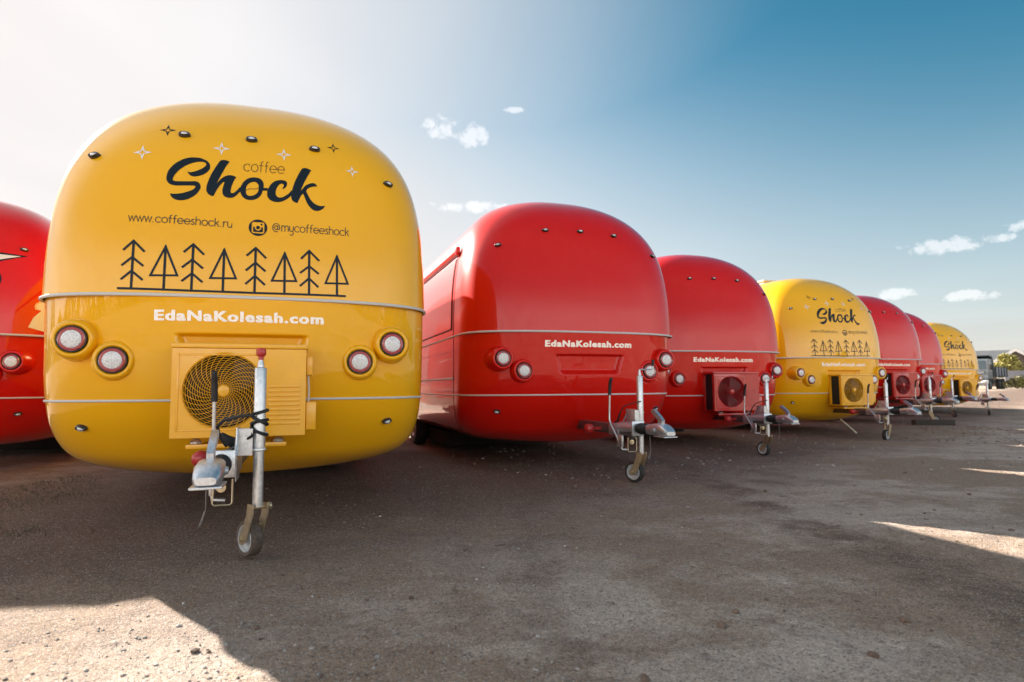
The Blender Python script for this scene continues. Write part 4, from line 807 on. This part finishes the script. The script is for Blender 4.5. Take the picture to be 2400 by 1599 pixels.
for y in (.85, 4.2, 5.5):
    for s in (-1, 1):
        w = tpart('wheel', MB().lathe([(.26, -.14), (.46, -.15), (.5, -.1), (.5, .1), (.46, .15), (.26, .14)], Matrix.Translation((s * 1.02, y, .5)) @ Matrix.Rotation(R(90), 4, 'Y'), 24), M['tyre'])
        tpart('rim', MB().lathe([(.27, .13), (.2, .1), (.1, .15), (0, .15)], Matrix.Translation((s * 1.02, y, .5)) @ Matrix.Rotation(R(90 * s), 4, 'Y'), 18), M['cab'], w)

M['roof_grey'] = mat('grey_roof', (.105, .105, .11), .7, vary=.15, scale=1.5); M['roof_brown'] = mat('brown_roof', (.055, .035, .032), .7, vary=.2, scale=1.5)
M['wall_pale'] = mat('pale_render', (.52, .46, .40), .8, vary=.1, scale=1); M['wall_brown'] = mat('brown_wall', (.10, .075, .06), .8, vary=.15, scale=1); M['white_board'] = mat('white_bargeboard', (.78, .76, .72), .5)
def house(loc, rz, w, l, ez, rz_h, roof, wall, label, hip=0.0, boards=False):
    r = empty('house', loc, rz); tag(r, label, 'house')
    def pt(n, mb, m, p=None): return link(n, mb.mesh(n, m, False), p or r)
    pt('wall', MB().prism([(-w / 2, 0), (w / 2, 0), (w / 2, ez), (0, rz_h - .12) if not hip else (w / 2 - .01, ez), (-w / 2, ez)], Matrix(((1, 0, 0, 0), (0, 0, 1, 0), (0, 1, 0, 0), (0, 0, 0, 1))), l), wall)
    o = .35; t = .14; y0, y1 = -o, l + o; zz = ez - o * (rz_h - ez) / (w / 2)
    vs = [(-w / 2 - o, y0, zz), (w / 2 + o, y0, zz), (w / 2 + o, y1, zz), (-w / 2 - o, y1, zz), (0, y0 + hip, rz_h), (0, y1 - hip, rz_h)]
    vs += [(x, y, z + t) for x, y, z in vs]
    f1 = [(0, 4, 5, 3), (1, 2, 5, 4), (0, 1, 4), (2, 3, 5)] if hip else [(0, 4, 5, 3), (1, 2, 5, 4)]
    fs = f1 + [tuple(i + 6 for i in q[::-1]) for q in f1]
    for a, b in (((0, 1), (1, 2), (2, 3), (3, 0)) if hip else ((0, 4), (4, 1), (1, 2), (2, 5), (5, 3), (3, 0))): fs.append((a, b, b + 6, a + 6))
    rf = pt('roof', MB().add(vs, fs), roof)
    if boards:
        for s in (-1, 1):
            a = Vector((s * (w / 2 + o), y0 - .06, zz + .12)); b = Vector((0, y0 - .06, rz_h + .12))
            pt('bargeboard', MB().add([a, b, b - Vector((0, 0, .42)), a - Vector((0, 0, .42)), a + Vector((0, .05, 0)), b + Vector((0, .05, 0)), b + Vector((0, .05, -.42)), a + Vector((0, .05, -.42))], [(0, 1, 2, 3), (4, 5, 6, 7), (0, 1, 5, 4), (3, 2, 6, 7), (0, 3, 7, 4)]), M['white_board'], rf)
    for x in (-w * .25, w * .25):
        wd = pt('window', MB().box(x - .6, x + .6, -.06, -.002, 1.0, 2.3), M['white_board']); pt('pane', MB().box(x - .5, x + .5, -.075, -.061, 1.1, 2.2), M['glass'], wd)
    return r
h1 = at_px(2400, 905, 98); house((h1.x + 6.5, h1.y + 3, gz1(h1.x, h1.y)), R(62), 12, 17, 3.9, 5.9, M['roof_grey'], M['wall_pale'], 'long house with a low dark grey roof behind the truck', hip=4.0)
h2 = at_px(2298, 905, 105); house((h2.x - 5, h2.y + 4, gz1(h2.x, h2.y)), R(-35), 9, 10, 4.0, 5.9, M['roof_brown'], M['wall_pale'], 'house with a dark brown roof half hidden by the last yellow trailer', boards=True)
h3 = at_px(2383, 905, 78); house((h3.x + .1, h3.y, gz1(h3.x, h3.y)), R(-36), 5.6, 8, 2.9, 4.75, M['roof_brown'], M['wall_brown'], 'small brown house with white gable boards behind the yellowing tree', boards=True)
M['fence_grey'] = mat('grey_fence', (.22, .22, .24), .6, vary=.12, scale=1)
f0 = at_px(2358, 900, 70); fr = empty('fence', (f0.x, f0.y, gz1(f0.x, f0.y)), R(-20)); tag(fr, 'low grey sheet fence behind the bushes on the right', 'fence')
for i in range(9):
    link('panel', MB().box(i * 2.02, i * 2.02 + 1.96, 0, .04, .12, 2.0, bev=.005).mesh('panel', M['fence_grey'], False), fr); link('post', MB().box(i * 2.02 - .06, i * 2.02 - .002, -.03, .07, 0, 2.08).mesh('post', M['fence_grey'], False), fr)
# trees and bushes: tapered limbs with many leaf faces
def leaf_mat(n, c, v=.35):
    m = mat(n, c, .75, vary=v, scale=1.1); b = m.node_tree.nodes['Principled BSDF']; b.inputs['Subsurface Weight'].default_value = 0.0; return m
M['leaf_gold'] = leaf_mat('autumn_leaves', (.30, .265, .07)); M['leaf_green'] = leaf_mat('green_leaves', (.07, .09, .022)); M['leaf_dry'] = leaf_mat('dry_leaves', (.36, .31, .14)); M['bark'] = mat('bark', (.06, .05, .04), .9); M['leaf_dark'] = leaf_mat('dark_leaves', (.035, .05, .018))
def crown(N, blobs, leaf, seed):
    g = np.random.default_rng(seed); V = []; F = []
    for i in range(N):
        bx, by, bz, br = blobs[g.integers(len(blobs))]; d = g.normal(size=3); d /= np.linalg.norm(d); rr = br * (.45 + .6 * g.random() ** .6); p = np.array([bx, by, bz]) + d * rr * np.array([1, 1, .85])
        u = g.normal(size=3); u /= np.linalg.norm(u); w = np.cross(u, g.normal(size=3)); w /= np.linalg.norm(w); s = leaf * g.uniform(.6, 1.3); o = len(V); V += [tuple(p - u * s), tuple(p + w * s * .55), tuple(p + u * s), tuple(p - w * s * .55)]; F.append((o, o + 1, o + 2, o + 3))
    mb = MB(); mb.v = V; mb.f = F; return mb
def tree(name, loc, blobs, N, leaf, m, h, label, cat, seed, trunk_r=.09):
    r = empty(name, loc); tag(r, label, cat)
    mb = MB(); mb.tube([(0, 0, 0), (.05, 0, h * .25), (0, .05, h * .55)], [trunk_r, trunk_r * .75, trunk_r * .4], 8)
    for b in blobs[:6]: mb.tube([(.03, 0, h * .3), (b[0] * .5, b[1] * .5, (h * .3 + b[2]) / 2), b[:3]], [trunk_r * .5, trunk_r * .3, trunk_r * .1], 6)
    link('trunk' if h > 2 else 'stem', mb.mesh('trunk', M['bark']), r)
    me = bpy.data.meshes.new('crown'); c = crown(N, blobs, leaf, seed); me.from_pydata(c.v, [], c.f); me.materials.append(m); link('crown' if h > 2 else 'foliage', me, r); return r
t = at_px(2366, 905, 72); tree('tree', (t.x, t.y, gz1(t.x, t.y)), [(-.9, 0, 2.0, .9), (.1, -.2, 2.9, 1.0), (.9, .2, 2.0, .9), (0, .3, 2.1, 1.1), (-.3, .1, 3.5, .6), (1.3, -.1, 1.4, .6), (-1.3, 0, 2.5, .5), (.5, 0, 3.4, .5)], 2600, .17, M['leaf_gold'], 4.0, 'yellowing leafy tree in front of the small brown house', 'tree', 3)
for i, (u, Y, s, m, lab) in enumerate([(2370, 60, .8, 'leaf_dry', 'pale dry bush just right of the dump truck'), (2384, 62, .95, 'leaf_dry', 'middle dry bush of the clump at the right edge'), (2397, 60, 1.1, 'leaf_gold', 'golden bush at the right edge in front of the fence'), (2412, 63, 1.2, 'leaf_green', 'greener bush at the far right end of the clump')]):
    p = at_px(u, 905, Y); tree('bush', (p.x, p.y, gz1(p.x, p.y)), [(-.5 * s, 0, .5 * s, .5 * s), (.3 * s, .1, .6 * s, .6 * s), (0, -.2, .9 * s, .45 * s), (.7 * s, 0, .4 * s, .4 * s)], 420, .13, M[m], 1.0 * s, lab, 'bush', 20 + i, .03)['group'] = 'bushes by the fence'
# timber lying on the ground beyond the wheels
p = at_px(2190, 998, 13.2); r = empty('timber_beam', (p.x, p.y, gz1(p.x, p.y) + .0), R(0)); r.rotation_euler = (0, 0, R(-4)); tag(r, 'dark weathered timber beam lying on the ground under the far trailers', 'beam')
link('beam', MB().box(-.42, .38, -.09, .09, -.01, .12, bev=.012).mesh('beam', M['timber']), r)
# the yard behind the camera, which the glossy noses mirror: a line of trees
V = []; F = []; g = np.random.default_rng(5)
for i in range(15000):
    a = R(g.uniform(150, 400)); d = g.uniform(58, 72); x, y = d * math.cos(a), d * math.sin(a)
    top = 1.6 + 9.5 * float(vnoise(a * 6, 1.0, 31)) * float(vnoise(a * 27, 3.0, 32) + .25); z = g.random() ** .8 * top + .1; s = g.uniform(.3, .75); u = g.normal(size=3); u /= np.linalg.norm(u); w = np.cross(u, g.normal(size=3)); w /= np.linalg.norm(w); q = np.array([x, y, z]); o = len(V)
    V += [tuple(q - u * s), tuple(q + w * s * .7), tuple(q + u * s), tuple(q - w * s * .7)]; F.append((o, o + 1, o + 2, o + 3))
me = bpy.data.meshes.new('far_wood'); me.from_pydata(V, [], F); me.materials.append(M['leaf_green']); tag(link('far_wood', me), kind='stuff')
